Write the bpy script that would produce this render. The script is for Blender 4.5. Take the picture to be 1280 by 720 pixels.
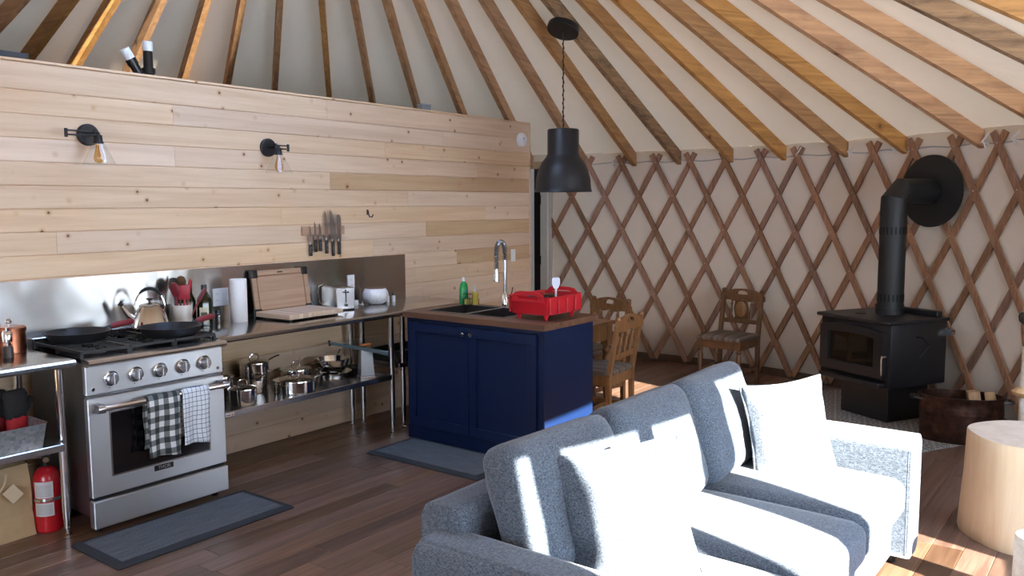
import bpy, bmesh, math, random
from mathutils import Vector, Matrix
PI = math.pi
rnd = random.Random(7)
S = bpy.context.scene
COL = S.collection
for o in list(bpy.data.objects):
    bpy.data.objects.remove(o)

# ------------------------------------------------------------------ camera
F_PX, TILT, YAW, ROLL, EYE = 1049.1, 0.098967, 0.649276, -0.0051678, 1.667
fw = Vector((math.cos(YAW)*math.cos(TILT), math.sin(YAW)*math.cos(TILT), -math.sin(TILT)))
rt0 = Vector((math.sin(YAW), -math.cos(YAW), 0)); up0 = rt0.cross(fw)
rt = math.cos(ROLL)*rt0 + math.sin(ROLL)*up0
up = -math.sin(ROLL)*rt0 + math.cos(ROLL)*up0
cam_d = bpy.data.cameras.new('camera'); cam = bpy.data.objects.new('camera', cam_d); COL.objects.link(cam)
cam_d.sensor_width = 36; cam_d.lens = F_PX/1280*36; cam_d.clip_start = .02
m = Matrix((rt, up, -fw)).transposed().to_4x4(); m.translation = (0, 0, EYE)
cam.matrix_world = m
S.camera = cam
# ------------------------------------------------------------------ light
SUN_EL, SUN_HEAD = math.radians(20.8), math.radians(75)
w = bpy.data.worlds.new('world'); S.world = w; w.use_nodes = True
nt = w.node_tree
tc = nt.nodes.new('ShaderNodeTexCoord'); sp = nt.nodes.new('ShaderNodeSeparateXYZ'); nt.links.new(tc.outputs['Generated'], sp.inputs[0])
sky = nt.nodes.new('ShaderNodeValToRGB'); nt.links.new(sp.outputs[2], sky.inputs[0])     # hazy winter sky: pale horizon, blue above
sky.color_ramp.elements[0].color = (.80, .88, 1.0, 1); sky.color_ramp.elements[1].color = (.30, .50, .92, 1)
bg = nt.nodes['Background']; nt.links.new(sky.outputs[0], bg.inputs[0]); bg.inputs[1].default_value = 4.6
sun_d = bpy.data.lights.new('sun', 'SUN'); sun_d.energy = 17; sun_d.angle = math.radians(.53); sun_d.color = (1, .93, .84)
sun = bpy.data.objects.new('sun', sun_d); COL.objects.link(sun)
sd = Vector((math.cos(SUN_HEAD)*math.cos(SUN_EL), math.sin(SUN_HEAD)*math.cos(SUN_EL), -math.sin(SUN_EL)))
sun.rotation_euler = sd.to_track_quat('-Z', 'Y').to_euler(); sun.location = -sd*30
S.view_settings.view_transform = 'Standard'; S.view_settings.look = 'None'
S.view_settings.gamma = 1; S.view_settings.use_curve_mapping = False
S.view_settings.exposure = 2.05
S.cycles.diffuse_bounces = 6; S.cycles.max_bounces = 14; S.cycles.transparent_max_bounces = 16
S.cycles.caustics_reflective = False; S.cycles.caustics_refractive = False
S.cycles.sample_clamp_indirect = 8

# ------------------------------------------------------------------ mesh helpers
class MB:
    def __init__(s): s.bm = bmesh.new()
    def _bev(s, verts, b, seg):
        ed = list({e for v in verts for e in v.link_edges})
        bmesh.ops.bevel(s.bm, geom=ed, offset=b, segments=seg, affect='EDGES', profile=.5, clamp_overlap=True)
    def box(s, x0, x1, y0, y1, z0, z1, bev=0, seg=1, M=None):
        co = [(x, y, z) for z in (z0, z1) for y in (y0, y1) for x in (x0, x1)]
        v = [s.bm.verts.new(M @ Vector(c) if M else c) for c in co]
        for f in ((0,2,3,1),(4,5,7,6),(0,1,5,4),(2,6,7,3),(0,4,6,2),(1,3,7,5)):
            s.bm.faces.new([v[i] for i in f])
        if bev: s._bev(v, bev, seg)
        return s
    def cyl(s, p0, p1, r0, r1=None, n=16, cap=True):
        p0 = Vector(p0); p1 = Vector(p1); r1 = r0 if r1 is None else r1
        d = (p1-p0).normalized(); a = d.orthogonal().normalized(); b = d.cross(a)
        R = [[s.bm.verts.new(p + r*(math.cos(2*PI*i/n)*a + math.sin(2*PI*i/n)*b)) for i in range(n)] for p, r in ((p0, r0), (p1, r1))]
        for i in range(n):
            j = (i+1) % n; s.bm.faces.new((R[0][i], R[0][j], R[1][j], R[1][i]))
        if cap:
            s.bm.faces.new(R[0][::-1]); s.bm.faces.new(R[1])
        return s
    def tube(s, pts, r, n=8, closed=False, cap=True):
        pts = [Vector(p) for p in pts]; rs = r if isinstance(r, (list, tuple)) else [r]*len(pts)
        N = len(pts); rings = []; a = None
        for i, p in enumerate(pts):
            q0 = pts[(i-1) % N] if closed or i else p; q1 = pts[(i+1) % N] if closed or i < N-1 else p
            d = (q1-q0).normalized()
            if a is None: a = d.orthogonal().normalized()
            else:
                a = (a-d*a.dot(d))
                a = a.normalized() if a.length > 1e-6 else d.orthogonal().normalized()
            b = d.cross(a)
            rings.append([s.bm.verts.new(p + rs[i]*(math.cos(2*PI*k/n)*a + math.sin(2*PI*k/n)*b)) for k in range(n)])
        for i in range(N if closed else N-1):
            A, B = rings[i], rings[(i+1) % N]
            for k in range(n):
                j = (k+1) % n; s.bm.faces.new((A[k], A[j], B[j], B[k]))
        if cap and not closed:
            s.bm.faces.new(rings[0][::-1]); s.bm.faces.new(rings[-1])
        return s
    def lathe(s, prof, n=24, c=(0, 0, 0), sx=1, sy=1, M=None):
        c = Vector(c); rings = []
        T = (lambda v: M @ v) if M else (lambda v: v)
        for r, z in prof:
            if r < 1e-5: rings.append([s.bm.verts.new(T(Vector((0, 0, z)))+c)])
            else: rings.append([s.bm.verts.new(T(Vector((r*sx*math.cos(2*PI*i/n), r*sy*math.sin(2*PI*i/n), z)))+c) for i in range(n)])
        for A, B in zip(rings, rings[1:]):
            for i in range(n):
                j = (i+1) % n
                if len(A) == 1 and len(B) == 1: continue
                if len(A) == 1: s.bm.faces.new((A[0], B[j], B[i]))
                elif len(B) == 1: s.bm.faces.new((A[i], A[j], B[0]))
                else: s.bm.faces.new((A[i], A[j], B[j], B[i]))
        return s
    def prism(s, poly, t0, t1, axis='y', bev=0):
        def P(u, v, t): return {'y': (u, t, v), 'x': (t, u, v), 'z': (u, v, t)}[axis]
        A = [s.bm.verts.new(P(u, v, t0)) for u, v in poly]; B = [s.bm.verts.new(P(u, v, t1)) for u, v in poly]
        n = len(poly)
        s.bm.faces.new(A); s.bm.faces.new(B[::-1])
        for i in range(n):
            j = (i+1) % n; s.bm.faces.new((A[i], B[i], B[j], A[j]))
        if bev: s._bev(A+B, bev, 1)
        return s
    def ring_prism(s, outer, inner, t0, t1, axis='y'):
        def P(u, v, t): return {'y': (u, t, v), 'x': (t, u, v), 'z': (u, v, t)}[axis]
        L = [[s.bm.verts.new(P(u, v, t)) for u, v in pl] for pl in (outer, inner) for t in (t0, t1)]
        n = len(outer)
        for i in range(n):
            j = (i+1) % n
            s.bm.faces.new((L[0][i], L[0][j], L[2][j], L[2][i])); s.bm.faces.new((L[1][i], L[3][i], L[3][j], L[1][j]))
            s.bm.faces.new((L[0][i], L[1][i], L[1][j], L[0][j])); s.bm.faces.new((L[2][i], L[2][j], L[3][j], L[3][i]))
        return s
    def soft(s, hx, hy, hz, r, puff=0, cuts=10, M=None, wrinkle=0, pinch=0):
        tmp = bmesh.new(); bmesh.ops.create_cube(tmp, size=2)
        bmesh.ops.subdivide_edges(tmp, edges=tmp.edges[:], cuts=cuts, use_grid_fill=True)
        H = Vector((hx, hy, hz)); rr = min(r, hx*.98, hy*.98, hz*.98); mp = {}
        seed = rnd.random()*10
        for v in tmp.verts:
            u = v.co.copy()
            p = Vector((math.copysign(abs(u[i])**.8, u[i])*H[i] for i in range(3)))
            inn = Vector((max(-(H[i]-rr), min(H[i]-rr, p[i])) for i in range(3)))
            d = p-inn
            if d.length > 1e-7:
                mx = max(abs(d[i]) for i in range(3)); p = inn + d.normalized()*rr*min(1, mx/rr)
            g = (1-u.x*u.x)*(1-u.z*u.z)
            if puff: p.y += math.copysign(puff*g, u.y)*(1 if abs(u.y) > .02 else 0)*abs(u.y)
            if pinch:
                k = (u.x*u.x)*(u.z*u.z)
                e = max(abs(u.x), abs(u.z))
                p.x *= 1+pinch*k-pinch*.6*(1-k)*(u.x*u.x); p.z *= 1+pinch*k-pinch*.6*(1-k)*(u.z*u.z)
            if wrinkle: p += Vector((0, 1, 0))*wrinkle*math.sin(9*u.x+seed)*math.sin(7*u.z+2*seed)
            mp[v] = s.bm.verts.new(M @ p if M else p)
        for f in tmp.faces: s.bm.faces.new([mp[v] for v in f.verts])
        tmp.free(); return s
    def build(s, name, mat, parent=None, loc=(0, 0, 0), rot=(0, 0, 0), smooth=35):
        bmesh.ops.recalc_face_normals(s.bm, faces=s.bm.faces[:])
        me = bpy.data.meshes.new(name); s.bm.to_mesh(me); s.bm.free()
        if mat: me.materials.append(mat)
        if smooth:
            me.polygons.foreach_set('use_smooth', [True]*len(me.polygons))
            me.set_sharp_from_angle(angle=math.radians(smooth))
        return link(name, me, parent, loc, rot)
def link(name, me, parent=None, loc=(0, 0, 0), rot=(0, 0, 0)):
    o = bpy.data.objects.new(name, me); COL.objects.link(o)
    o.location = loc; o.rotation_euler = rot
    if parent: o.parent = parent
    return o
def tag(o, label, cat, group=None):
    o['label'] = label; o['category'] = cat
    if group: o['group'] = group
    return o
def thing(name, label, cat, loc=(0, 0, 0), rz=0, group=None):
    o = bpy.data.objects.new(name, None); COL.objects.link(o); o.empty_display_size = .1
    o.location = loc; o.rotation_euler = (0, 0, rz)
    return tag(o, label, cat, group)
def struct(o): o['kind'] = 'structure'; return o
def stuff(o): o['kind'] = 'stuff'; return o
KIDS = {}
def copy_tree(o, parent=None):
    c = o.copy(); COL.objects.link(c)
    if parent: c.parent = parent
    for ch in [x for x in bpy.data.objects if x.parent == o]: copy_tree(ch, c)
    return c
def text(name, body, size, mat, parent, loc, rot, depth=.0008):
    cu = bpy.data.curves.new(name, 'FONT'); cu.body = body; cu.size = size; cu.extrude = depth
    cu.align_x = 'CENTER'; cu.align_y = 'CENTER'; cu.materials.append(mat)
    o = bpy.data.objects.new(name, cu); COL.objects.link(o)
    bpy.context.view_layer.update()
    me = bpy.data.meshes.new_from_object(o); bpy.data.objects.remove(o)
    return link(name, me, parent, loc, rot)
def rrect(hx, hz, r, n=5, cx=0, cz=0):
    P = []
    for k, (sx, sz) in enumerate(((1, 1), (-1, 1), (-1, -1), (1, -1))):
        for i in range(n+1):
            a = PI/2*(k+i/n); P.append((cx+sx*(hx-r)+r*math.cos(a), cz+sz*(hz-r)+r*math.sin(a)))
    return P

# ------------------------------------------------------------------ materials
class NT:
    def __init__(s, name):
        s.m = bpy.data.materials.new(name); s.m.use_nodes = True; s.t = s.m.node_tree
        s.b = s.t.nodes['Principled BSDF']; s.out = s.t.nodes['Material Output']
        s.tc = None
    def n(s, typ, **kw):
        x = s.t.nodes.new('ShaderNode'+typ)
        for k, v in kw.items():
            if k in x.inputs: s.set(x.inputs[k], v)
            else: setattr(x, k, v)
        return x
    def set(s, inp, v):
        if isinstance(v, bpy.types.NodeSocket): s.t.links.new(v, inp)
        else: inp.default_value = v
    def obj(s):
        if not s.tc: s.tc = s.n('TexCoord')
        return s.tc.outputs['Object']
    def gen(s):
        s.obj(); return s.tc.outputs['Generated']
    def math(s, op, a, b=0.0, c=None):
        x = s.t.nodes.new('ShaderNodeMath'); x.operation = op
        s.set(x.inputs[0], a); s.set(x.inputs[1], b)
        if c is not None: s.set(x.inputs[2], c)
        return x.outputs[0]
    def mix(s, f, a, b, mode='MIX'):
        x = s.t.nodes.new('ShaderNodeMix'); x.data_type = 'RGBA'; x.blend_type = mode
        s.set(x.inputs[0], f); s.set(x.inputs[6], a if isinstance(a, bpy.types.NodeSocket) else (*a[:3], 1)); s.set(x.inputs[7], b if isinstance(b, bpy.types.NodeSocket) else (*b[:3], 1))
        return x.outputs[2]
    def ramp(s, f, stops):
        x = s.n('ValToRGB'); s.set(x.inputs[0], f); e = x.color_ramp.elements
        while len(e) < len(stops): e.new(.5)
        for q, (p, c) in zip(e, stops): q.position = p; q.color = (*c[:3], 1) if not isinstance(c, float) else (c, c, c, 1)
        return x.outputs[0]
    def map(s, v, scale=(1, 1, 1), loc=None):
        x = s.n('Mapping'); s.set(x.inputs[0], v); x.inputs['Scale'].default_value = scale
        if loc is not None: s.set(x.inputs['Location'], loc)
        return x.outputs[0]
    def noise(s, v, scale, detail=3, rough=.55, dist=0):
        x = s.n('TexNoise'); s.set(x.inputs['Vector'], v); x.inputs['Scale'].default_value = scale
        x.inputs['Detail'].default_value = detail; x.inputs['Roughness'].default_value = rough; x.inputs['Distortion'].default_value = dist
        return x.outputs[0]
    def sep(s, v):
        x = s.n('SeparateXYZ'); s.set(x.inputs[0], v); return x.outputs
    def rand(s):
        return s.n('ObjectInfo').outputs['Random']
    def bump(s, h, strength=.3, dist=.01):
        x = s.n('Bump'); x.inputs['Strength'].default_value = strength; x.inputs['Distance'].default_value = dist
        s.set(x.inputs['Height'], h); s.t.links.new(x.outputs[0], s.b.inputs['Normal'])
    def P(s, **kw):
        for k, v in kw.items():
            k = {'col': 'Base Color', 'rough': 'Roughness', 'metal': 'Metallic', 'spec': 'Specular IOR Level', 'trans': 'Transmission Weight', 'coat': 'Coat Weight', 'sheen': 'Sheen Weight', 'ior': 'IOR'}[k]
            if k == 'Base Color' and isinstance(v, tuple): v = (*v[:3], 1)
            s.set(s.b.inputs[k], v)
        return s.m
def M(name, col, rough=.5, metal=0, spec=.5, var=.06, coat=0, bump=0):
    n = NT(name)
    f = n.noise(n.obj(), 30, 3)
    c = n.mix(f, tuple(x*(1-var) for x in col), tuple(min(1, x*(1+var)) for x in col))
    if bump: n.bump(n.noise(n.obj(), 300, 2), bump, .002)
    return n.P(col=c, rough=rough, metal=metal, spec=spec, coat=coat)
def wood(name, dark, light, axis=0, grain=14, stretch=.06, rough=.55, knots=0, var=.18, coat=0, spec=.4, island=False, huevar=0, stain=0):
    n = NT(name)
    r = n.rand()
    if island: r = n.math('FRACT', n.math('ADD', r, n.n('NewGeometry').outputs['Random Per Island']))
    off = n.n('CombineXYZ'); n.set(off.inputs[0], n.math('MULTIPLY', r, 37.0)); n.set(off.inputs[1], n.math('MULTIPLY', r, 11.3)); n.set(off.inputs[2], n.math('MULTIPLY', r, 23.7))
    va = n.n('VectorMath', operation='ADD'); n.set(va.inputs[0], n.obj()); n.set(va.inputs[1], off.outputs[0]); v = va.outputs[0]
    sc = [1, 1, 1]; sc[axis] = stretch
    vs = n.map(v, tuple(sc))
    f1 = n.noise(vs, grain, 5, .6, 1.2); f2 = n.noise(vs, grain*5, 3, .6)
    f = n.math('ADD', n.math('MULTIPLY', f1, .75), n.math('MULTIPLY', f2, .25))
    c = n.ramp(f, [(.3, dark), (.68, light)])
    if stain:
        sc2 = [1, 1, 1]; sc2[axis] = .35
        g = n.noise(n.map(v, tuple(sc2)), 9, 6, .7)
        c = n.mix(n.math('MULTIPLY', n.ramp(g, [(.5, 0.0), (.72, 1.0)]), stain), c, tuple(x*.35 for x in dark))
    if knots:
        vo = n.n('TexVoronoi'); n.set(vo.inputs['Vector'], n.map(v, (1, 1, 1))); vo.inputs['Scale'].default_value = knots; vo.inputs['Randomness'].default_value = 1
        d = vo.outputs['Distance']
        k = n.ramp(d, [(.045, 1.0), (.085, .0)]); halo = n.ramp(d, [(.05, .55), (.2, .0)])
        c = n.mix(halo, c, tuple(x*y for x, y in zip(dark, (.85, .66, .45))))
        c = n.mix(n.math('MULTIPLY', k, .9), c, (.10, .045, .02))
    hsv = n.n('HueSaturation'); n.set(hsv.inputs['Color'], c)
    n.set(hsv.inputs['Value'], n.math('ADD', 1-var, n.math('MULTIPLY', r, 2*var)))
    if huevar:
        r2 = n.math('FRACT', n.math('MULTIPLY', r, 7.13))
        n.set(hsv.inputs['Hue'], n.math('ADD', .5-huevar, n.math('MULTIPLY', r2, 2*huevar)))
        n.set(hsv.inputs['Saturation'], n.math('ADD', .88, n.math('MULTIPLY', r2, .2)))
    n.bump(f, .12, .004)
    return n.P(col=hsv.outputs[0], rough=rough, coat=coat, spec=spec)
def steel(name, col=(.56, .56, .57), rough=.26, axis=0, wav=.0, streak=.05, aniso=0):
    n = NT(name)
    sc = [900, 900, 900]; sc[axis] = 8
    f = n.noise(n.map(n.obj(), tuple(sc)), 1, 2)
    h = f
    n.set(n.b.inputs['Roughness'], n.math('ADD', rough-streak/2, n.math('MULTIPLY', f, streak)))
    if wav:
        g = n.noise(n.obj(), 2.2, 2, .5)
        b1 = n.n('Bump'); b1.inputs['Strength'].default_value = wav; b1.inputs['Distance'].default_value = .05; n.set(b1.inputs['Height'], g)
        n.t.links.new(b1.outputs[0], n.b.inputs['Normal'])
    if aniso:
        n.b.inputs['Anisotropic'].default_value = .85
        cv = n.n('CombineXYZ'); cv.inputs[aniso-1].default_value = 1; n.t.links.new(cv.outputs[0], n.b.inputs['Tangent'])
    return n.P(col=n.mix(f, tuple(x*.96 for x in col), col), metal=1)
def glass(name, tint=(1, 1, 1), refl=.06, rough=.02, alpha=.0, body=(1, 1, 1)):
    n = NT(name); t = n.t
    tr = n.n('BsdfTransparent'); tr.inputs[0].default_value = (*tint, 1)
    gl = n.n('BsdfGlossy'); gl.inputs['Roughness'].default_value = rough
    fr = n.n('LayerWeight'); fr.inputs[0].default_value = .5
    mx = n.n('MixShader'); n.set(mx.inputs[0], n.math('ADD', n.math('MULTIPLY', n.math('POWER', fr.outputs[1], 4.0), .55), refl)); t.links.new(tr.outputs[0], mx.inputs[1]); t.links.new(gl.outputs[0], mx.inputs[2])
    n.t.links.new(mx.outputs[0], n.out.inputs[0]); n.t.nodes.remove(n.b)
    return n.m

PINE = wood('pine_board', (.58, .39, .24), (.74, .56, .385), 0, 10, .05, .5, knots=7.5, var=.045, huevar=.002)
PINE_A = wood('pine_board_amber', (.47, .30, .16), (.60, .42, .25), 0, 10, .05, .5, knots=5.5, var=.06)
PLANK = wood('floor_plank', (.075, .039, .025), (.23, .13, .083), 0, 16, .05, .36, var=.35, island=True, huevar=.006, spec=.5)
RAFT = wood('rafter_fir', (.30, .138, .047), (.62, .335, .13), 0, 16, .04, .6, var=.18, huevar=.002, stain=.35, knots=3)
RAFT_W = wood('rafter_weathered', (.13, .075, .04), (.42, .25, .12), 0, 22, .06, .7, var=.05, stain=.9)
LATT = wood('lattice_fir', (.17, .088, .052), (.37, .20, .12), 2, 22, .1, .65, var=.2, huevar=.004)
OAK = wood('carved_oak', (.13, .06, .022), (.28, .135, .05), 2, 22, .12, .4, var=.08)
OAK_D = wood('dark_oak', (.065, .03, .012), (.15, .07, .028), 2, 22, .12, .4, var=.05)
BUTCHER = wood('walnut_butcher_block', (.075, .034, .02), (.19, .095, .055), 1, 12, .06, .42, var=.12)
BAMBOO = wood('bamboo_board', (.30, .18, .11), (.44, .29, .19), 0, 28, .03, .5, var=.05)
MAPLE = wood('maple_block', (.50, .36, .25), (.66, .52, .39), 1, 18, .06, .5, var=.12)
STUMPW = wood('stump_side', (.70, .50, .28), (.86, .69, .46), 2, 7, .12, .55, var=.02, knots=2.2)
STUMPT = wood('stump_top', (.55, .45, .36), (.68, .58, .47), 2, 9, 1, .6, var=.02)
BIRCH = wood('birch_bark', (.55, .48, .38), (.80, .76, .68), 0, 10, .3, .6, var=.05, stain=.5)
LOGW = wood('firewood', (.30, .17, .08), (.55, .36, .19), 1, 22, .05, .7, var=.15)
STEEL = steel('brushed_steel'); STEEL_V = steel('brushed_steel_front', (.60, .61, .62), .36, 0, wav=.06, aniso=3)
SPLASH = steel('backsplash_steel', (.62, .62, .60), .26, 0, wav=.20, streak=.015, aniso=3)
COUNTER = steel('counter_steel', (.50, .50, .50), .17, 0, wav=.03)
CHROME = M('polished_chrome', (.75, .75, .76), .07, 1, var=.01)
POT = M('polished_pot_steel', (.66, .65, .64), .09, 1, var=.02)
GALV = NT('galvanised_tin'); _v = GALV.n('TexVoronoi'); GALV.set(_v.inputs['Vector'], GALV.obj()); _v.inputs['Scale'].default_value = 60
GALV = GALV.P(col=GALV.mix(GALV.sep(_v.outputs['Color'])[0], (.30, .33, .35), (.50, .53, .55)), metal=.7, rough=.42)
IRON = M('cast_iron', (.012, .012, .013), .5, bump=.3); BLACK = M('matte_black', (.007, .007, .008), .45); BLACKP = M('black_plastic', (.012, .012, .012), .3)
STOVE = M('stove_steel', (.007, .008, .010), .45, bump=.15); PIPE = M('stove_pipe_black', (.008, .009, .009), .55)
DGLASS = M('dark_oven_glass', (.006, .006, .008), .06, var=.01, spec=.6)
NAVY = M('navy_paint', (.003, .012, .048), .40, var=.03, spec=.35); NAVY_E = NAVY
SINKB = M('sink_composite', (.018, .018, .018), .4)
WHITE = M('white_plastic', (.75, .76, .76), .4); PAPER = M('paper_white', (.82, .82, .82), .8, bump=.2); CERAM = M('white_ceramic', (.72, .68, .62), .2)
TRIMW = M('white_trim_paint', (.62, .60, .54), .5); TRIMB = M('bright_white_paint', (.82, .82, .80), .45)
RED = M('red_plastic', (.50, .012, .022), .36); REDH = M('red_silicone', (.19, .012, .022), .5); REDX = M('red_enamel', (.52, .012, .02), .22)
OLIVE = M('dark_green_glass', (.012, .018, .004), .08); GREENS = M('green_soap', (.01, .27, .06), .15); YELLOW = M('yellow_liquid', (.55, .45, .08), .2)
CLEARP = M('frosted_plastic', (.62, .63, .62), .25); BLUE = M('blue_label', (.03, .09, .40), .4); ORANGE = M('orange_handle', (.55, .16, .03), .4)
PALEB = M('pale_blue_steel', (.20, .29, .34), .3, .6); LABEL = M('cream_label', (.62, .58, .44), .6); KRAFT = M('kraft_paper', (.46, .32, .17), .8, var=.1)
COPPER = NT('aged_copper'); _f = COPPER.noise(COPPER.obj(), 9, 6, .7)
COPPER = COPPER.P(col=COPPER.ramp(_f, [(.35, (.025, .014, .011)), (.6, (.10, .048, .032)), (.8, (.22, .17, .13))]), metal=.8, rough=.42)
COPPERB = M('hammered_copper', (.36, .13, .07), .25, .95, bump=.4); GREYB = M('grey_rubber', (.035, .038, .043), .6)
GLASS = glass('clear_glass', (.97, .98, .98), .05); PANE = glass('window_pane', (.93, .95, .95), .05); AMBER = glass('amber_bulb_glass', (.90, .70, .42), .08)
JAR = glass('jar_glass', (.85, .82, .8), .10)
RACKG = M('grey_tile_dark', (.05, .05, .05), .6)

def canvas(name, a, b, wr, glow=0):
    n = NT(name)
    f = n.noise(n.obj(), 1.7, 4)
    h = n.noise(n.map(n.obj(), (1, 1, .5)), 3.0, 3, .5)
    n.bump(h, wr, .06)
    c = n.mix(f, a, b)
    if glow:                                  # sun soaks through the thin cloth
        tl = n.n('BsdfTranslucent'); tl.inputs[0].default_value = (.85, .66, .42, 1); mx = n.n('MixShader'); mx.inputs[0].default_value = glow
        n.t.links.new(n.b.outputs[0], mx.inputs[1]); n.t.links.new(tl.outputs[0], mx.inputs[2]); n.t.links.new(mx.outputs[0], n.out.inputs[0])
    return n.P(col=c, rough=.8, spec=.2)
CANV_W = canvas('canvas_lining', (.66, .57, .46), (.74, .65, .54), .18)
CANV_C = canvas('canvas_roof', (.74, .67, .555), (.80, .73, .615), .45, .014)
def fabric(name, a, b, scale=230):
    n = NT(name)
    o = n.obj()
    f1 = n.noise(n.map(o, (scale*1.6, scale*.35, scale)), 1, 1); f2 = n.noise(n.map(o, (scale*.35, scale*1.6, scale)), 1, 1); f3 = n.noise(o, scale*.7, 2)
    f = n.math('ADD', n.math('MULTIPLY', f1, .4), n.math('ADD', n.math('MULTIPLY', f2, .35), n.math('MULTIPLY', f3, .25)))
    c = n.ramp(f, [(.34, a), (.52, tuple((x+y)/2 for x, y in zip(a, b))), (.66, b)])
    n.bump(f, .5, .004)
    return n.P(col=c, rough=.9, spec=.15, sheen=.2)
SOFA = fabric('heather_grey_fabric', (.026, .034, .047), (.175, .21, .255))
MATF = NT('woven_mat'); _o = MATF.obj()
_f = MATF.math('ADD', MATF.math('MULTIPLY', MATF.noise(MATF.map(_o, (6, 260, 1)), 1, 2), .6), MATF.math('MULTIPLY', MATF.noise(MATF.map(_o, (200, 90, 1)), 1, 2), .4))
MATF = MATF.P(col=MATF.ramp(_f, [(.36, (.052, .057, .060)), (.64, (.165, .176, .182))]), rough=.85, spec=.2)
MATB = M('mat_border', (.022, .024, .028), .8)
def stripes(name, cols, ax, period):
    n = NT(name); v = n.math('FRACT', n.math('MULTIPLY', n.sep(n.obj())[ax], 1/period))
    return n.P(col=n.ramp(v, [(i/len(cols), c) for i, c in enumerate(cols)]), rough=.85)
SEATF = stripes('striped_seat_fabric', [(.09, .06, .042), (.17, .135, .10), (.06, .038, .028), (.13, .095, .066)], 0, .11)
n = NT('gingham_towel'); s_ = n.sep(n.obj())
_a = n.math('LESS_THAN', n.math('FRACT', n.math('MULTIPLY', s_[0], 1/.054)), .5); _b = n.math('LESS_THAN', n.math('FRACT', n.math('MULTIPLY', s_[2], 1/.06)), .5)
GING = n.P(col=n.ramp(n.math('MULTIPLY', n.math('ADD', _a, _b), .5), [(.0, (.70, .72, .72)), (.35, (.16, .18, .18)), (.75, (.028, .036, .036))]), rough=.9)
n.t.nodes['Color Ramp'].color_ramp.interpolation = 'CONSTANT'
n = NT('grid_towel'); s_ = n.sep(n.obj())
_a = n.math('LESS_THAN', n.math('FRACT', n.math('MULTIPLY', s_[0], 1/.024)), .12); _b = n.math('LESS_THAN', n.math('FRACT', n.math('MULTIPLY', s_[2], 1/.026)), .12)
GRID = n.P(col=n.mix(n.math('MAXIMUM', _a, _b), (.72, .76, .80), (.10, .16, .24)), rough=.9)
# hearth print: moroccan-like tile pattern
n = NT('hearth_print'); s_ = n.sep(n.obj())
_u = n.math('SUBTRACT', n.math('FRACT', n.math('MULTIPLY', s_[0], 1/.15)), .5); _w = n.math('SUBTRACT', n.math('FRACT', n.math('MULTIPLY', s_[1], 1/.15)), .5)
_r = n.math('SQRT', n.math('ADD', n.math('MULTIPLY', _u, _u), n.math('MULTIPLY', _w, _w)))
_k = n.math('GREATER_THAN', n.math('SINE', n.math('MULTIPLY', _r, 30.0)), .2)
_d = n.math('LESS_THAN', n.math('ABSOLUTE', n.math('SUBTRACT', n.math('ABSOLUTE', _u), n.math('ABSOLUTE', _w))), .07)
HEARTH = n.P(col=n.mix(n.math('MULTIPLY', n.math('MAXIMUM', _k, _d), .8), (.12, .10, .085), (.42, .40, .36)), rough=.55)
n = NT('grater_steel'); v = n.n('TexVoronoi'); n.set(v.inputs['Vector'], n.map(n.obj(), (1, .01, 1))); v.inputs['Scale'].default_value = 75; v.inputs['Randomness'].default_value = .15
GRATE = n.P(col=n.ramp(v.outputs['Distance'], [(.22, (.10, .11, .12)), (.4, (.55, .58, .60))]), metal=.8, rough=.3)
n = NT('diffuser_ceramic'); v = n.n('TexVoronoi'); n.set(v.inputs['Vector'], n.obj()); v.inputs['Scale'].default_value = 55; v.inputs['Randomness'].default_value = .1
DIFF = n.P(col=n.ramp(v.outputs['Distance'], [(.16, (.38, .40, .46)), (.26, (.74, .74, .75))]), rough=.4)
n = NT('snow_bounce'); OUT = n.P(col=n.mix(n.noise(n.obj(), .3, 4), (.72, .73, .75), (.84, .85, .86)), rough=.9)  # unseen snow, added so sun bounces up onto the ceiling

# ------------------------------------------------------------------ yurt shell
CX, CY, R = 3.082, 3.739, 4.96          # lattice sits at about 4.91
ZAP, SL = 4.372, 2.226/4.914            # rafter centre line: z = ZAP - SL * r
def pol(r, a, z): a = math.radians(a); return Vector((CX+r*math.cos(a), CY+r*math.sin(a), z))
ZC = 2.22
def cbox(mb, r0, r1, a0, a1, z0, z1, n=None):
    n = n or max(1, int(abs(a1-a0)/2.0))
    g = [[mb.bm.verts.new(pol(r, a0+(a1-a0)*i/n, z)) for i in range(n+1)] for r, z in ((r0, z0), (r1, z0), (r1, z1), (r0, z1))]
    for i in range(n):
        for k in range(4):
            A, B = g[k], g[(k+1) % 4]; mb.bm.faces.new((A[i], A[i+1], B[i+1], B[i]))
    mb.bm.faces.new([g[k][0] for k in range(4)]); mb.bm.faces.new([g[k][n] for k in (3, 2, 1, 0)])
    return mb
# openings in the canvas wall: (a0, a1, z0, z1)
WIN = [(-110.3, -96.3, .62, 1.85), (-93.9, -79, .62, 1.95), (-67, -56, 1.15, 1.95), (-166, -146, .55, 1.98)]  # last window is unseen, added to brighten the kitchen side
DOORS = [(-140, -124, 0, 2.05), (21, 33, 0, 2.06)]
OPEN = WIN + DOORS
mb = MB(); zs = sorted({0, ZC} | {q for o in OPEN for q in o[2:]})
angs = sorted({float(a) for a in range(-180, 181, 2)} | {float(q) for o in OPEN for q in o[:2]})
vv = {}
def gv(i, k):
    key = (i % (len(angs)-1), k)
    if key not in vv: vv[key] = mb.bm.verts.new(pol(R, angs[key[0]], zs[k]))
    return vv[key]
for i in range(len(angs)-1):
    am = (angs[i]+angs[i+1])/2
    for k in range(len(zs)-1):
        zm = (zs[k]+zs[k+1])/2
        if any(o[0] < am < o[1] and o[2] < zm < o[3] for o in OPEN): continue
        mb.bm.faces.new((gv(i, k), gv(i+1, k), gv(i+1, k+1), gv(i, k+1)))
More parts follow.
